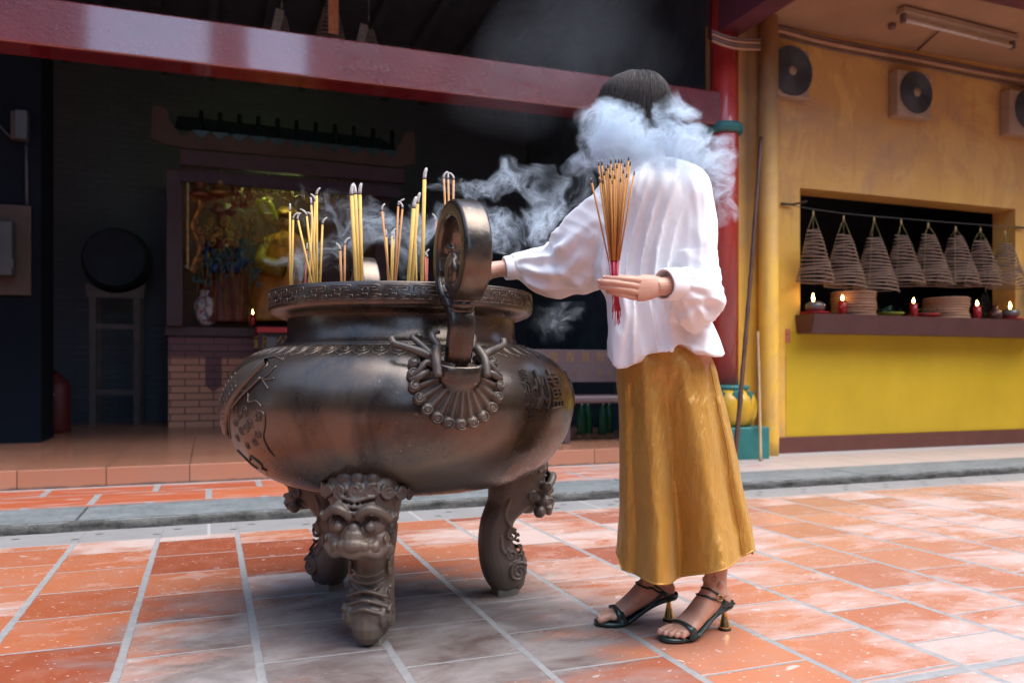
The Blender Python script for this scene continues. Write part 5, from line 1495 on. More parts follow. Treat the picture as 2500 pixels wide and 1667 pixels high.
# candle on the altar + red table with black name board
FLAME = mat('flame', (1, .6, .2), .5, emit=(1, .52, .16), estr=14)
REDG = mat('red_glass', (.45, .02, .02), .2)
def candle(base, r, h, label, body=None, group=None, sc_=1.0):
    s_ = thing('candle', label, 'candle', base, group)
    MB().lathe([(r * .7, 0), (r * .75, .004), (r * .6, .012), (r, .03), (r, h), (r * .86, h), (r * .84, h * .8)], base, 20).build('cup', body or REDG, s_)
    MB().lathe([(.001, 0), (.007 * sc_, .010), (.008 * sc_, .020), (.004 * sc_, .034), (.001, .050)], base + Vector((0, 0, h + .004)), 12).build('flame', FLAME, s_)
    MB().lathe([(r * .8, h * .55), (r * .8, h * .86)], base, 18).build('wax', mat('wax', (.6, .25, .12), .4), s_)
    return s_
candle(P(617, 772, AY - .35) - Vector((0, 0, .1)), .03, .12, 'small burning candle on the altar beside the burner rim')
RT = thing('offering_table', 'bright red offering table edge with black board showing a gold character', 'table', P(660, 1040, AY - .7))
YT = AY - .7
ra, rb = Xp(628, YT), Xp(800, YT); zr1, zr0 = P(640, 798, YT).z, P(640, 811, YT).z
MB().bx(ra, rb, YT, YT + .55, zr0, zr1).build('table_top', mat('bright_red', (.70, .03, .04), .4), RT)
MB().bx(ra + .02, rb - .02, YT + .08, YT + .11, zr0 - .42, zr0 - .002).build('front_board', mat('black_lacquer', (.012, .012, .015), .35), RT)
for x in (ra + .015, rb - .055):
    MB().bx(x, x + .04, YT + .03, YT + .07, SZ, zr0 - .002).build('leg', MAROON, RT)
MB().bx(Xp(652, YT), Xp(676, YT), YT + .03, YT + .06, P(660, 858, YT).z, P(660, 822, YT).z).build('grey_box', mat('grey_plastic', (.16, .18, .20), .5), RT)
def flat_text(s, c, size, mm_, parent, name='character', dep=.006):
    vs, fs = text_tris(s, size); n = len(vs); m = MB()
    m.add([Vector((x, 0, y)) + c for x, y, z in vs], fs); m.add([Vector((x, .004, y)) + c for x, y, z in vs], [tuple(reversed(f)) for f in fs])
    return m.build(name, mm_, parent, fixn=False)
flat_text("爺", P(637, 838, YT + .07) , .16, GOLDP, RT); flat_text("公", P(692, 838, YT + .07), .16, GOLDP, RT)
# bench with a lettered back board
BY = 6.30
PURW = mat('purple_grey_paint', (.11, .072, .08), .5, var=.2, vscale=5)
bx0, bx1 = Xp(1230, BY), Xp(1690, BY)
bn = thing('bench', 'purple-grey bench with faded gold lettering on its back board, behind the burner', 'bench', ((bx0 + bx1) / 2, BY, SZ))
zz = lambda py: P(1400, py, BY).z
MB().bx(bx0, bx1, BY + .30, BY + .335, zz(934), zz(851)).build('back_board', PURW, bn, bevel=.004)
MB().bx(bx0, bx1, BY - .02, BY + .30, zz(985), zz(966)).build('seat', PURW, bn, bevel=.02)
for x in (Xp(1385, BY), bx0 + .02, bx1 - .06):
    for yy in (BY + .0, BY + .27): MB().bx(x - .03, x + .03, yy, yy + .055, SZ, zz(985) - .001).build('leg', PURW, bn, bevel=.008)
for px, chh in zip((1351, 1391, 1429, 1466), "雲香普敬"): flat_text(chh, P(px, 873, BY + .30) + Vector((0, -.004, 0)), .10, mat('faded_gold', (.26, .15, .06), .6), bn)
for px, chh in zip((1405, 1435, 1462, 1488), "信士敬贈"): flat_text(chh, P(px, 911, BY + .30) + Vector((0, -.004, 0)), .06, mat('fainter_gold', (.22, .14, .09), .6), bn)
# crates / bottles in the dark under the bench
GRB = mat('green_glass', (.01, .07, .03), .2)
random.seed(2)
for k in range(4):
    c_ = Vector((Xp(1420 + 26 * k, 7.2), 7.2 + .1 * (k % 2), SZ)); s_ = MB().lathe([(.05, 0), (.052, .02), (.052, .2), (.02, .27), (.018, .33)], c_, 16)
    single('bottle', s_, GRB, 'dark green bottle standing in the shade behind the bench', 'bottle', 'dark bottles behind the bench')
cab = thing('cabinet', 'dark low cabinet against the hall wall behind the bench', 'cabinet', (Xp(1450, 8.3), 8.3, SZ))
xc0, xc1 = Xp(1290, 8.3), Xp(1640, 8.3)
MB().bx(xc0, xc1, 8.3, 8.8, SZ, SZ + .72).build('carcass', mat('cabinet_dark', (.03, .035, .042), .5), cab, bevel=.005)
for k in range(3): MB().bx(xc0 + .06 + k * (xc1 - xc0) / 3, xc0 - .06 + (k + 1) * (xc1 - xc0) / 3, 8.285, 8.298, SZ + .08, SZ + .64).build('door', mat('cabinet_door', (.045, .05, .055), .35), cab)
# drum on its tall stand
DY = 10.3
ds = thing('drum_stand', 'tall grey wooden stand with curved cradle top in the dark hall', 'stand', P(281, 1037, DY))
a = P(207, 691, DY); b = P(355, 691, DY); zl_ = P(281, 727, DY).z; n = 14
pl = [Vector((a.x, DY, a.z))] + [Vector((a.x + (b.x - a.x) * (.06 + .88 * i / n), DY, zl_ + .055 + (a.z - zl_ - .06) * (2 * i / n - 1) ** 2)) for i in range(n + 1)] + [Vector((b.x, DY, b.z)), Vector((b.x - .02, DY, zl_)), Vector((a.x + .02, DY, zl_))]
MB().prism(pl, (0, .06, 0)).build('cradle', WOODG, ds)
for px in (226, 334):
    x = Xp(px, DY)
    for yy in (DY, DY + .5): MB().bx(x - .035, x + .035, yy, yy + .06, SZ, zl_ - .001).build('leg', WOODG, ds)
for py in (797, 957): MB().bx(Xp(234, DY) + .001, Xp(326, DY) - .001, DY + .005, DY + .05, P(281, py + 6, DY).z, P(281, py - 6, DY).z).build('rung', WOODG, ds)
dc_ = Vector(((a.x + b.x) / 2, DY - .1, zl_ + .45))
dr = thing('drum', 'large dark temple drum resting on the grey stand', 'drum', dc_)
m = MB(); m.lathe([(.32, 0), (.36, .15), (.38, .33), (.36, .51), (.32, .66)], (0, 0, 0), 40, smooth=False); m.xf(Matrix.Translation(dc_) @ Matrix.Rotation(R(-90), 4, 'X')); m.build('shell', mat('drum_shell', (.028, .036, .05), .95, spec=.0), dr)
m = MB(); m.lathe([(.318, -.003), (.01, -.004)], (0, 0, 0), 40, smooth=False); m.xf(Matrix.Translation(dc_) @ Matrix.Rotation(R(-90), 4, 'X')); m.build('drumhead', mat('drum_skin', (.032, .042, .058), .95, spec=.0), dr)
# electric boards on a dark pillar at the left
EY = 8.0
pil = thing('hall_pillar', 'dark square pillar at the left carrying the electric boxes', 'pillar', (Xp(20, EY), EY, SZ))
MB().bx(Xp(-160, EY), Xp(100, EY), EY, EY + .6, SZ, 4.49).build('shaft', mat('pillar_dark', (.010, .014, .022), .95, spec=.05), pil)
eb = thing('electric_board', 'brown wooden board with grey metal electric box at the left edge', 'electric board', P(30, 600, EY))
MB().bx(Xp(-40, EY), Xp(78, EY), EY - .04, EY - .001, P(30, 721, EY).z, P(30, 502, EY).z).build('board', BROWNB, eb, bevel=.003)
MB().bx(Xp(-30, EY), Xp(42, EY), EY - .20, EY - .041, P(30, 678, EY).z, P(30, 549, EY).z).build('meter_box', mat('grey_metal', (.06, .072, .085), .5), eb, bevel=.008)
MB().bx(Xp(40, EY), Xp(46, EY), EY - .205, EY - .19, P(30, 660, EY).z, P(30, 640, EY).z).build('latch', mat('grey_metal', (.06, .072, .085), .5), eb)
jb = thing('junction_box', 'small grey junction box high on the left pillar', 'junction box', P(52, 312, EY))
MB().bx(Xp(44, EY), Xp(73, EY), EY - .12, EY - .001, P(52, 347, EY).z, P(52, 278, EY).z).build('casing', mat('grey_metal', (.06, .072, .085), .5), jb, bevel=.006)
MB().bx(Xp(31, EY), Xp(43, EY), EY - .08, EY - .001, P(52, 346, EY).z, P(52, 280, EY).z).build('bracket', BROWNB, jb)
m = MB(); m.tube([P(64, 348, EY - .01), P(66, 500, EY - .01)], .012, 8); single('conduit', m, mat('grey_metal', (.06, .072, .085), .5), 'thin grey conduit between the junction box and the electric board', 'conduit')
m = MB(); m.tube([P(30, 340, EY - .02), P(-20, 288, EY - .02)], .008, 6); single('cable', m, mat('grey_metal', (.06, .072, .085), .5), 'thin cable slanting up from the junction box to the frame edge', 'cable')
# red canister with leaning stick
rc_ = P(140, 985, 9.4); rc_.z = SZ
ex = thing('fire_extinguisher', 'dark red cylinder standing in the shade at the left of the hall', 'fire extinguisher', rc_)
MB().lathe([(.12, .0), (.125, .02), (.125, .46), (.10, .52), (.04, .56), (.035, .60)], rc_, 28).build('cylinder', mat('dull_red', (.12, .012, .015), .5), ex)
MB().tube([rc_ + Vector((0, 0, .60)), rc_ + Vector((-.06, -.04, .66)), rc_ + Vector((-.16, -.05, .60)), rc_ + Vector((-.17, -.05, .35))], .014, 8).build('hose', mat('black_rubber', (.01, .01, .01), .6), ex)
m = MB(); m.tube([P(92, 905, 9.1), P(132, 965, 9.1)], .010, 6); single('short_stick', m, mat('pale_stick', (.35, .32, .28), .6), 'short pale stick leaning beside the dark red cylinder', 'stick')

# ================================================================== INCENSE COILS
COILM = mat('coil_clay', (.23, .15, .11), .8, var=.3, vscale=30); THREAD = mat('yellow_thread', (.42, .33, .13), .6); COILD = mat('old_coil', (.17, .15, .13), .8)
def coil(apex, ztop, zbot, r1, label, group, mm_=COILM, turns=17, r0f=.28, lean=0., rad=.0055, seed=0, tag=None, thread=THREAD):
    random.seed(seed); s_ = thing('incense_coil', label, 'incense coil', apex, group); pts = []; n = turns * 26
    ph = random.uniform(0, 6)
    for i in range(n + 1):
        t_ = i / n; r = r1 * (r0f + (1 - r0f) * t_ ** .9); a = ph + turns * 2 * PI * t_
        dz = .006 * math.sin(a + 1.3 * t_ * 9) * (1 + t_)
        pts.append(Vector((apex.x + lean * t_ + r * math.cos(a), apex.y + r * math.sin(a), ztop + (zbot - ztop) * t_ + dz)))
    MB().tube(pts, rad, 5).build('coil', mm_, s_)
    for k in range(3):
        a = ph + 2.1 * k; th = []
        for i in range(12):
            t_ = i / 11; r = (r1 * (r0f + (1 - r0f) * t_ ** .9)) + .006
            th.append(Vector((apex.x + lean * t_ + r * math.cos(a), apex.y + r * math.sin(a), ztop + (zbot - ztop) * t_)))
        MB().tube([apex] + th, .0016, 4).build('thread', thread, s_)
    MB().tube([apex + Vector((0, 0, .03)), apex, apex - Vector((0, 0, .025))], [.004, .009, .004], 6).build('knot', thread, s_)
    if tag:
        p_, w_, h_ = tag; MB().box(p_, (w_, .002, h_)).build('paper_tag', mat('orange_paper', (.62, .25, .12), .7, col2=(.45, .16, .08), vscale=25), s_)
    return s_
HY = 5.80
data = [((192, 185), 265, 577, 205, 88), ((358, 210), 295, 605, 366, 97), ((524, 218), 312, 620, 535, 98), ((672, 230), 300, 584, 694, 84), ((820, 248), 295, 584, 842, 84), ((970, 268), 308, 594, 988, 90), ((1105, 275), 325, 592, 1130, 78), ((1240, 292), 347, 602, 1256, 78)]
locs = ['hanging leftmost in the window, next to the left jamb', 'second from the left jamb in the window, with wide base', 'third from the left in the window, the lowest hanging', 'fourth from the left in the window',
        'fifth from the left in the window', 'sixth from the left in the window, its base ring loose', 'seventh from the left, before the dark inner corner', 'hanging rightmost, in front of the ochre jamb']
for i, ((hx, hy), ct, cb, bc, hw) in enumerate(data):
    f = lambda x, y: P(1900 + x / 2.24, 440 + y / 2.24, HY)
    ap = f(hx, hy); zt_ = f(hx, ct).z; zb_ = f(bc, cb - 14).z; r1 = (f(bc + hw, cb).x - f(bc - hw, cb).x) / 2 * .93
    coil(ap, zt_, zb_, r1, 'cone-shaped incense coil ' + locs[i], 'incense coils hanging in the window', lean=(f(bc, cb).x - ap.x) * .9, turns=15 + i % 3, seed=i, rad=.0064, r0f=.27)
f = lambda x, y: P(1900 + x / 2.24, 440 + y / 2.24, 6.45)
coil(f(1135, 600), f(1135, 628).z, f(1130, 765).z, .105, 'small dark incense coil low inside the window corner', None, COILD, turns=10, seed=31)
m = MB(); a, b = f(1, 1), f(2, 2)
g = lambda x, y: P(1900 + x / 2.24, 440 + y / 2.24, HY + .0)
m.tube(smoothp([tuple(g(35, 132)), tuple(g(358, 182)), tuple(g(820, 222)), tuple(g(1340, 262))], 6), .0035, 5); single('hanging_wire', m, mat('dark_wire', (.06, .06, .06), .6), 'thin wire strung across the window carrying the incense coils', 'wire')
for q, (x, y) in enumerate(((50, 133), (1325, 260))):
    c_ = P(1900 + x / 2.24, 440 + y / 2.24, 5.98); m = MB(); m.tube([c_ + Vector((-.07, 0, .0)), c_ + Vector((.05, -.01, 0)), c_ + Vector((.07, -.17, 0))], [.012, .011, .008], 8)
    single('wall_hook', m, mat('rusty_iron', (.07, .045, .035), .8), 'rusty iron hook in the ochre wall %s the window' % ('left of' if q == 0 else 'right of'), 'hook')
# objects on the counter
cf = lambda x: P(1900 + x / 2.24, 770, 5.92).x
def oil_lamp(x, label):
    b_ = Vector((cf(x), 5.90, wz0 + .001)); s_ = thing('oil_lamp', label, 'lamp', b_)
    MB().lathe([(.10, 0), (.12, .015), (.125, .022), (.09, .02)], b_, 24).build('saucer', mat('bright_red', (.70, .03, .04), .4), s_)
    MB().lathe([(.05, .022), (.085, .05), (.09, .085), (.06, .115), (.045, .12), (.04, .11)], b_, 24).build('bowl', mat('smoked_glass', (.12, .10, .09), .15, spec=.8), s_)
    MB().lathe([(.001, 0), (.010, .014), (.012, .028), (.006, .050), (.001, .075)], b_ + Vector((-.02 if x < 500 else 0, 0, .12)), 12).build('flame', FLAME, s_)
oil_lamp(192, 'glass oil lamp on red saucer with tall flame at the left window end'); oil_lamp(1258, 'glass oil lamp on red saucer at the right window end')
for x, lb in ((334, 'red votive candle beside the left incense disc stack'), (721, 'red votive candle in the middle of the counter'), (1068, 'red votive candle right of the right incense disc stack')):
    candle(Vector((cf(x), 5.88, wz0 + .001)), .037, .135, lb, None, 'red candles on the window counter', 1.5)
def disc_stack(x0, x1, h, label, n):
    xa_, xb_ = cf(x0), cf(x1); r = (xb_ - xa_) / 2 * .95; b_ = Vector(((xa_ + xb_) / 2, 5.80 + r, wz0)); s_ = thing('incense_disc_stack', label, 'incense discs', b_)
    random.seed(int(x0))
    for k in range(n):
        z = b_.z + h * k / n; c_ = b_ + Vector((random.uniform(-.008, .008), random.uniform(-.006, .006), 0)); pts = []
        for i in range(70): a = i * .36; q = r * (1 - .0022 * i); pts.append(Vector((c_.x + q * math.cos(a), c_.y + q * math.sin(a), z + h / n * .5 + random.uniform(-.001, .001))))
        mm = MB(); mm.tube(pts, h / n * .5, 5); mm.lathe([(r * .85, z + .001 - b_.z), (r * .85, z + h / n * .8 - b_.z)], c_, 24); mm.build('disc', mat('disc_clay', (.44, .25, .15), .8, var=.25, vscale=30), s_)
disc_stack(350, 540, .235, 'taller stack of flat brown incense discs, nearer the left end', 9); disc_stack(866, 1046, .215, 'shorter stack of flat brown incense discs, nearer the right end', 8)
for x0, x1, c_, lb in ((546, 664, (.30, .34, .03), 'yellow-green plate with dark leaves beside the left disc stack'), (738, 866, (.55, .03, .03), 'red plate with leaves in mid counter')):
    xa_, xb_ = cf(x0), cf(x1); r = (xb_ - xa_) / 2; b_ = Vector(((xa_ + xb_) / 2, 5.78 + r, wz0 + .001)); s_ = thing('plate', lb, 'plate', b_)
    MB().lathe([(r * .6, 0), (r * .7, .01), (r, .035), (r * .98, .04), (r * .6, .014)], b_, 30).build('dish', mat('dish%d' % x0, c_, .35), s_)
    m = MB(); random.seed(x0)
    for k in range(40):
        p_ = b_ + Vector((random.uniform(-.6, .6) * r, random.uniform(-.6, .6) * r, .03 + random.uniform(0, .06))); d_ = Vector((random.uniform(-1, 1), random.uniform(-1, 1), random.uniform(-.2, 1))).normalized() * .035; w_ = d_.orthogonal().normalized() * .012
        m.add([p_, p_ + d_ * .5 + w_, p_ + d_, p_ + d_ * .5 - w_], [(0, 1, 2, 3)])
    m.build('leaves', mat('dark_leaf', (.02, .07, .035), .5, var=.5), s_)
b_ = Vector((cf(1192), 5.93, wz0 + .001)); vs_ = thing('small_jar', 'small brown glass jar at the right end of the counter', 'jar', b_)
MB().lathe([(.05, 0), (.06, .02), (.065, .07), (.04, .105), (.022, .12), (.022, .15), (.028, .155)], b_, 20).build('jar', mat('brown_glass', (.10, .04, .03), .2), vs_)
# red tag on the wall
c_ = P(1924, 820, 5.99); m = MB(); m.box((c_.x, 5.992, c_.z), (.045, .004, .125)); single('paper_label', m, mat('peach_label', (.62, .22, .14), .6, col2=(.40, .07, .05), vscale=60), 'small peach-red paper label on the wall at the dado corner', 'label')

# ---- air-conditioner outdoor units
CREAM = mat('cream_metal', (.38, .26, .19), .5, var=.25, vscale=5)
def ac_unit(x0, y0, x1, y1, fx, fy, fr, label, dep=.12):
    a, b = P(x0, y0, WY - dep), P(x1, y1, WY - dep); zt_ = P((x0 + x1) / 2, (y0 * .5 + y0 * .5), WY - dep)
    zhi = P(x0, y0, WY - dep).z; zlo_ = P(x1, y1, WY - dep).z
    fr = fr * 1.2; c_ = P(fx, fy, WY - dep); s_ = thing('air_conditioner', label, 'air conditioner', Vector((a.x, WY, zlo_)), 'air-conditioner fans on the ochre wall')
    MB().bx(a.x, b.x, WY - dep, WY - .001, zlo_, zhi).build('casing', CREAM, s_, bevel=.012)
    r = fr
    m = MB()
    for k in range(24):
        rr = r * (.16 + .84 * k / 23); m.tube([Vector((c_.x + rr * math.cos(t_), WY - dep - .012 - .004 * math.cos(k / 23 * 1.5), c_.z + rr * math.sin(t_))) for t_ in [2 * PI * j / 40 for j in range(40)]], .0028, 4, closed=True)
    for k in range(8):
        t_ = k * PI / 4; m.tube([Vector((c_.x + rr * math.cos(t_), WY - dep - .010, c_.z + rr * math.sin(t_))) for rr in (.03, r)], .004, 4)
    m.build('grille', mat('dark_grille', (.09, .09, .11), .5), s_)
    m = MB(); m.lathe([(.001, -.002), (r * .99, -.002)], (0, 0, 0), 40, cap=False); m.xf(Matrix.Translation((c_.x, WY - dep, c_.z)) @ Matrix.Rotation(R(90), 4, 'X')); 
    m2 = MB(); m2.bx(0, 0, 0, 0, 0, 0) if False else None
    m = MB(); m.tube([Vector((c_.x, WY - dep - .003, c_.z)), Vector((c_.x, WY - dep - .0045, c_.z))], r, 40, smooth=False); m.build('fan_opening', mat('fan_dark', (.035, .04, .05), .6), s_)
    m = MB(); m.tube([Vector((c_.x, WY - dep - .010, c_.z)), Vector((c_.x, WY - dep - .022, c_.z))], [.045, .038], 20); m.build('hub', CREAM, s_)
    for k in range(3):
        t_ = k * 2.09 + .4; u = Vector((math.cos(t_), 0, math.sin(t_))); v = Vector((-u.z, 0, u.x)); o_ = Vector((c_.x, WY - dep - .006, c_.z))
        MB().add([o_ + u * .04 - v * .03, o_ + u * r * .9 - v * .10, o_ + u * r * .93 + v * .06, o_ + u * .04 + v * .03], [(0, 1, 2, 3)]).build('blade', mat('fan_blade', (.13, .12, .14), .4), s_)
ac_unit(1886, 110, 1977, 244, 1933, 174, .185, 'cream air-conditioner fan unit partly behind the corner post', .10)
ac_unit(2192, 168, 2273, 292, 2236, 227, .165, 'cream air-conditioner fan unit above the middle of the window')
ac_unit(2466, 217, 2570, 340, 2515, 268, .18, 'cream air-conditioner fan unit cut by the right edge')
# ---- pipes, lamp
PIPE = mat('painted_pipe', (.46, .26, .17), .5); PIPED = mat('dark_pipe', (.16, .10, .09), .6)
for k, (dy, mm_, r) in enumerate(((0, PIPED, .014), (10, PIPE, .020), (22, PIPED, .012))):
    m = MB(); m.tube(smoothp([tuple(P(x, y + dy, WY - .03)) for x, y in ((1888, 62), (2000, 92), (2130, 118), (2250, 140), (2380, 166), (2520, 192))], 4), r, 8)
    single('pipe', m, mm_, ['thin dark pipe, uppermost of three under the ceiling', 'salmon painted pipe, middle of three under the ceiling', 'thin dark pipe, lowest of three under the ceiling'][k], 'pipe', 'pipes along the ochre wall')
for k in range(4):
    m = MB(); y = 88 + k * 8; m.tube(smoothp([tuple(P(1738, y - 12, 5.72)), tuple(P(1775, y + 2, 5.68)), tuple(P(1810, y + 8, 5.72)), tuple(P(1856, y + 9, 5.80))], 4), .011, 7)
    single('cable', m, PIPE if k % 2 else PIPED, 'cable bundled across the red column top towards the corner post', 'cable', 'cables bundled at the column top')
fa, fb = P(2205, 58, 5.30), P(2472, 108, 5.38); fa.z = fb.z = 3.80
fl = thing('fluorescent_lamp', 'unlit fluorescent tube lamp under the salmon ceiling', 'lamp', fa)
ax_ = (fb - fa).normalized()
m = MB(); m.box((fa + fb) / 2 + Vector((0, 0, .075)), ((fb - fa).length + .06, .09, .045), Matrix.Rotation(math.atan2(ax_.y, ax_.x), 3, 'Z')); m.build('batten', CREAM, fl, bevel=.005)
MB().tube([fa, fb], .016, 10).build('tube', mat('lamp_glass', (.62, .52, .48), .3), fl)
for p_ in (fa, fb): MB().box(p_ + Vector((0, 0, .02)), (.03, .04, .09)).build('socket', PIPED, fl)
m = MB(); m.tube([P(2240, 124, WY - .03), (fa + fb) / 2 + Vector((-.1, .05, .09))], .008, 6); single('lamp_cable', m, PIPED, 'short cable from the pipes to the fluorescent lamp', 'cable')
c_ = P(2178, 22, 5.6); c_.z = 3.90; m = MB(); m.lathe([(.02, -.03), (.03, -.028), (.035, 0)], c_, 16); single('ceiling_boss', m, PIPED, 'small round grey fitting on the salmon ceiling left of the lamp', 'fitting')
# ---- bamboo poles
def bamboo(a, b, r, m_, label, nodes=9, sag=.0):
    pts = []; rr = []; L = (b - a).length; random.seed(int(r * 1e4)); off = (b - a).normalized().orthogonal()
    for i in range(nodes * 4 + 1):
        t_ = i / (nodes * 4); p_ = a.lerp(b, t_) + off * sag * math.sin(PI * t_) + Vector((0, 0, 0)); k = i % 4
        pts.append(p_); rr.append(r * (1.16 if k == 0 else 1.0) * (1 - .25 * t_))
    m = MB(); m.tube(pts, rr, 9); return single('bamboo_pole', m, m_, label, 'pole')
DBAM = mat('dark_bamboo', (.13, .055, .035), .35, var=.55, vscale=5); LBAM = mat('pale_bamboo', (.52, .36, .20), .5, var=.2)
a = G(1793, 1134, KZ); b = P(1858, 335, 5.78)
bamboo(a, b, .019, DBAM, 'long dark brown bamboo pole leaning past the red column', 11, .03)
a = G(1857, 1124, KZ); b = P(1850, 810, 5.86)
bamboo(a, b, .013, LBAM, 'short pale bamboo pole beside the corner post', 4, .01)
# ---- coils above the red beam, seen under the roof
def roofcoil(px, pytop, pyb, hw, label, seed, tag=None):
    Y = 7.2; ap = P(px, pytop, Y); zb_ = P(px, pyb + 60, Y).z; r1 = P(px + hw, pyb, Y).x - P(px, pyb, Y).x
    s_ = coil(ap, ap.z - (ap.z - zb_) * .22, zb_, r1 * 1.35, label, 'incense coils hanging above the red beam', COILD, turns=15, seed=seed, tag=tag, rad=.007, thread=mat('grey_thread', (.2, .2, .18), .7))
    MB().tube([ap, Vector((ap.x, ap.y, 4.6))], .003, 4).build('cord', mat('grey_thread', (.2, .2, .18), .7), s_)
    return s_
roofcoil(688, 12, 80, 24, 'grey-brown incense coil above the beam, leftmost of three', 41)
pt = P(812, 38, 7.0)
roofcoil(806, -25, 96, 36, 'big incense coil above the beam with a long orange paper tag', 42, tag=(Vector((pt.x, 6.95, pt.z)), .085, .36))
roofcoil(900, 45, 106, 26, 'grey-brown incense coil above the beam, rightmost of three', 43)
for px, py in ((676, 60), (882, 95)):
    c_ = P(px, py, 7.0); m = MB(); m.box(c_, (.07, .003, .26), Matrix.Rotation(R(12), 3, 'Y')); single('paper_tag', m, mat('grey_paper', (.22, .22, .21), .8, col2=(.12, .10, .10), vscale=30), 'grey paper tag hanging on the %s roof coil' % ('left' if px < 800 else 'right'), 'tag')
# ================================================================== SMOKE
def smoke(name, lo, hi, blobs, label, dens, wisp, nscale=9., base=.25, step=.35, aniso=.2, warp=.10, thr=.5, sharp=5., erode=0.):
    """lo/hi in (right, depth, height); blobs: (x, d, z, rx, rd, rz, weight)"""
    m = MB(); n = 0
    c = [(lo[0], lo[1], lo[2]), (hi[0], lo[1], lo[2]), (hi[0], hi[1], lo[2]), (lo[0], hi[1], lo[2]), (lo[0], lo[1], hi[2]), (hi[0], lo[1], hi[2]), (hi[0], hi[1], hi[2]), (lo[0], hi[1], hi[2])]
    m.add([C(*p) for p in c], [(3, 2, 1, 0), (4, 5, 6, 7), (0, 1, 5, 4), (1, 2, 6, 5), (2, 3, 7, 6), (3, 0, 4, 7)])
    mt = bpy.data.materials.new(name); mt.use_nodes = True; t = NT.__new__(NT); t.m = mt; t.t = mt.node_tree; t.n = t.t.nodes; t.l = t.t.links; t._tc = None
    for nd in list(t.n):
        if nd.type == 'BSDF_PRINCIPLED': t.n.remove(nd)
    out = [x for x in t.n if x.type == 'OUTPUT_MATERIAL'][0]
    ps = t.pos()
    # rotate into the camera-independent burner frame: right = CR, depth = CF
    def dot(v, ax):
        d = t.n.new("ShaderNodeVectorMath"); d.operation = 'DOT_PRODUCT'; t.l.new(v, d.inputs[0]); d.inputs[1].default_value = ax; return d.outputs['Value']
    wn1 = t.noise(ps, nscale * .42, 2, .5, 0, color=True)
    sub = t.n.new("ShaderNodeVectorMath"); sub.operation = 'SUBTRACT'; t.l.new(wn1, sub.inputs[0]); sub.inputs[1].default_value = (.5, .5, .5)
    scl = t.n.new("ShaderNodeVectorMath"); scl.operation = 'SCALE'; t.l.new(sub.outputs[0], scl.inputs[0]); scl.inputs['Scale'].default_value = warp * 2
    add = t.n.new("ShaderNodeVectorMath"); add.operation = 'ADD'; t.l.new(ps, add.inputs[0]); t.l.new(scl.outputs[0], add.inputs[1])
    wp = add.outputs[0]
    rx, rd, rz = dot(wp, tuple(CR)), dot(wp, tuple(CF)), dot(wp, (0, 0, 1))
    env = None
    for (x, d, z, a, b, e, wt) in blobs:
        q = None
        for s_, c_, r_ in ((rx, x, a), (rd, d, b), (rz, z, e)):
            k = t.math('DIVIDE', t.math('SUBTRACT', s_, c_), r_); k = t.math('MULTIPLY', k, k); q = k if q is None else t.math('ADD', q, k)
        v = t.math('MULTIPLY', t.math('SUBTRACT', 1., q, clamp=True), wt)
        env = v if env is None else t.math('MAXIMUM', env, v)
    n1 = t.noise(wp, nscale, 3, .55, .6)
    ridge = t.math('SUBTRACT', 1., t.math('MULTIPLY', t.math('ABSOLUTE', t.math('SUBTRACT', n1, .5)), 6.), clamp=True)
    ridge = t.math('POWER', ridge, sharp)
    n3 = t.noise(wp, nscale * 2.3, 2, .5, .8)
    rg2 = t.math('POWER', t.math('SUBTRACT', 1., t.math('MULTIPLY', t.math('ABSOLUTE', t.math('SUBTRACT', n3, .5)), 7.), clamp=True), sharp * .8)
    ridge = t.math('ADD', ridge, t.math('MULTIPLY', rg2, .6))
    soft = t.rng(n1, thr, thr + .16)
    if erode:      # tear the outline into curls
        nb = t.noise(wp, nscale * .55, 3, .6, .4); env = t.math('SUBTRACT', env, t.math('MULTIPLY', t.rng(nb, .38, .68), erode), clamp=True)
    e1 = t.math('POWER', env, .8)
    den = t.math('MULTIPLY', e1, t.math('ADD', t.math('ADD', t.math('MULTIPLY', soft, dens), t.math('MULTIPLY', ridge, wisp)), base))
    v = t.n.new("ShaderNodeVolumePrincipled"); v.inputs['Color'].default_value = (.76, .89, 1., 1); v.inputs['Anisotropy'].default_value = aniso
    t.l.new(den, v.inputs['Density']); t.l.new(v.outputs[0], out.inputs['Volume'])
    mt.cycles.volume_step_rate = step
    try: mt.cycles.volume_sampling = 'MULTIPLE_IMPORTANCE'
    except Exception: pass
    o = m.build(name, mt); props(o, label, 'smoke', None, 'stuff'); return o
def wp(px, py, d): return ((px - 1250) / FPX * d, d, CAMH + (HOR - py) / FPX * d)
def bl(px, py, d, rx, ry, rd, wt): 
    x, dd, z = wp(px, py, d); k = d / FPX; return (x, dd, z, rx * k, rd, ry * k, wt)
D_ = 2.25
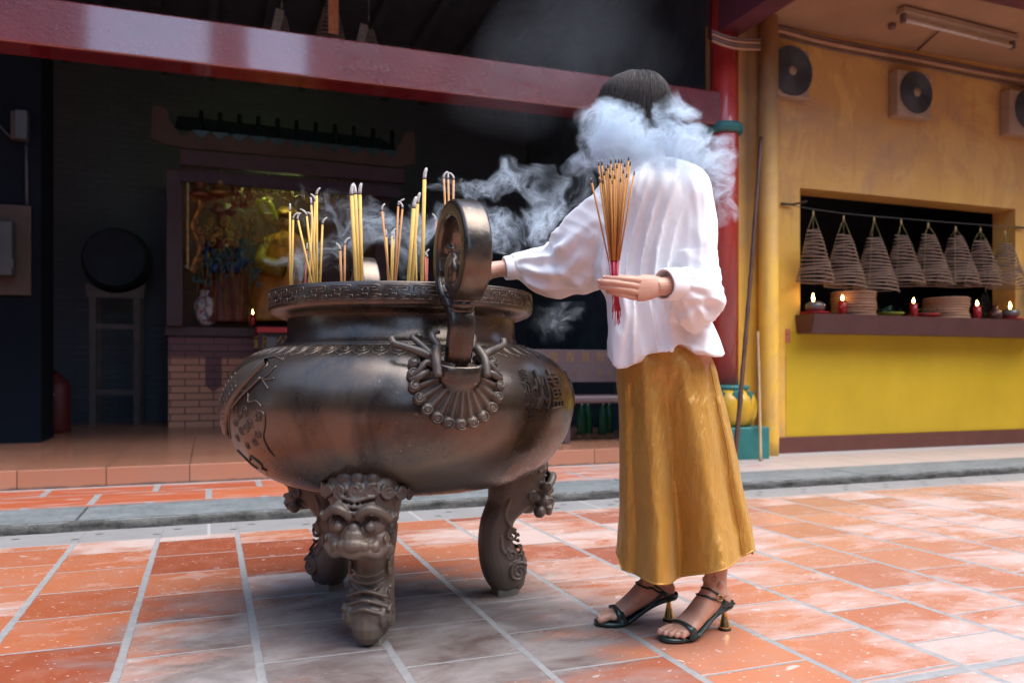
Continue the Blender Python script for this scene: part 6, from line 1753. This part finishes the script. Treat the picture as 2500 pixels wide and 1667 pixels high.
smoke('smoke', (.10, 2.10, 1.10), (.72, 2.40, 1.68),
      [bl(1500, 345, D_, 92, 88, .085, 1.15), bl(1466, 315, D_, 52, 66, .06, .95), bl(1575, 370, D_, 100, 66, .085, 1.), bl(1650, 355, D_, 88, 76, .08, .8), bl(1485, 285, D_, 36, 48, .05, .8), bl(1655, 270, D_, 50, 52, .05, .65), bl(1550, 305, D_, 34, 40, .05, .6),
       bl(1715, 405, D_, 75, 76, .07, .6), bl(1618, 275, D_, 28, 48, .04, .5),
       bl(1755, 470, D_ + .02, 44, 66, .06, .5), bl(1768, 522, D_ + .02, 24, 46, .04, .5), bl(1432, 325, D_, 48, 68, .05, .40), bl(1425, 400, D_, 54, 42, .05, .45)],
      'thick white incense smoke hiding the face of the person', 6., 62., nscale=16., base=.4, step=.24, warp=.085, thr=.47, sharp=4.5, aniso=0., erode=.40)
smoke('smoke', (-.84, 2.62, 1.00), (.32, 2.86, 1.60),
      [bl(780, 630, 2.74, 120, 70, .05, .6), bl(890, 560, 2.74, 120, 100, .06, .8), bl(1000, 560, 2.74, 110, 110, .06, .8), bl(1120, 450, 2.74, 100, 46, .05, .8), bl(1210, 560, 2.74, 90, 80, .06, .8), bl(1330, 500, 2.74, 85, 105, .07, 1.),
       bl(1250, 450, 2.74, 110, 44, .05, .7), bl(1410, 440, 2.74, 60, 55, .06, .8), bl(780, 510, 2.74, 60, 50, .04, .6), bl(1110, 420, 2.74, 50, 34, .04, .7)],
      'thin blue-white smoke drifting over the burner towards the person', 2.0, 46., nscale=13., base=.15, step=.25, warp=.13, thr=.56, sharp=9., aniso=0., erode=.8)
smoke('smoke', (-.04, 2.64, .74), (.36, 2.84, 1.02),
      [bl(1340, 770, 2.74, 90, 80, .06, .8), bl(1400, 730, 2.74, 70, 60, .05, .8)], 'faint smoke wisps hanging below the outstretched sleeve', .4, 11., nscale=12., base=.05, step=.3, warp=.13, sharp=9., aniso=0., erode=.8)
smoke('smoke', (-.55, 2.75, 1.45), (1.1, 3.85, 2.75),
      [bl(1370, 60, 3.3, 220, 130, .34, 1.), bl(1450, 190, 3.2, 170, 90, .28, .7), bl(1250, 230, 3.2, 160, 120, .25, .4)], 'faint rising haze of smoke above the person', .05, .07, nscale=3.0, base=.065, step=.6, warp=.25, sharp=2., aniso=0.)
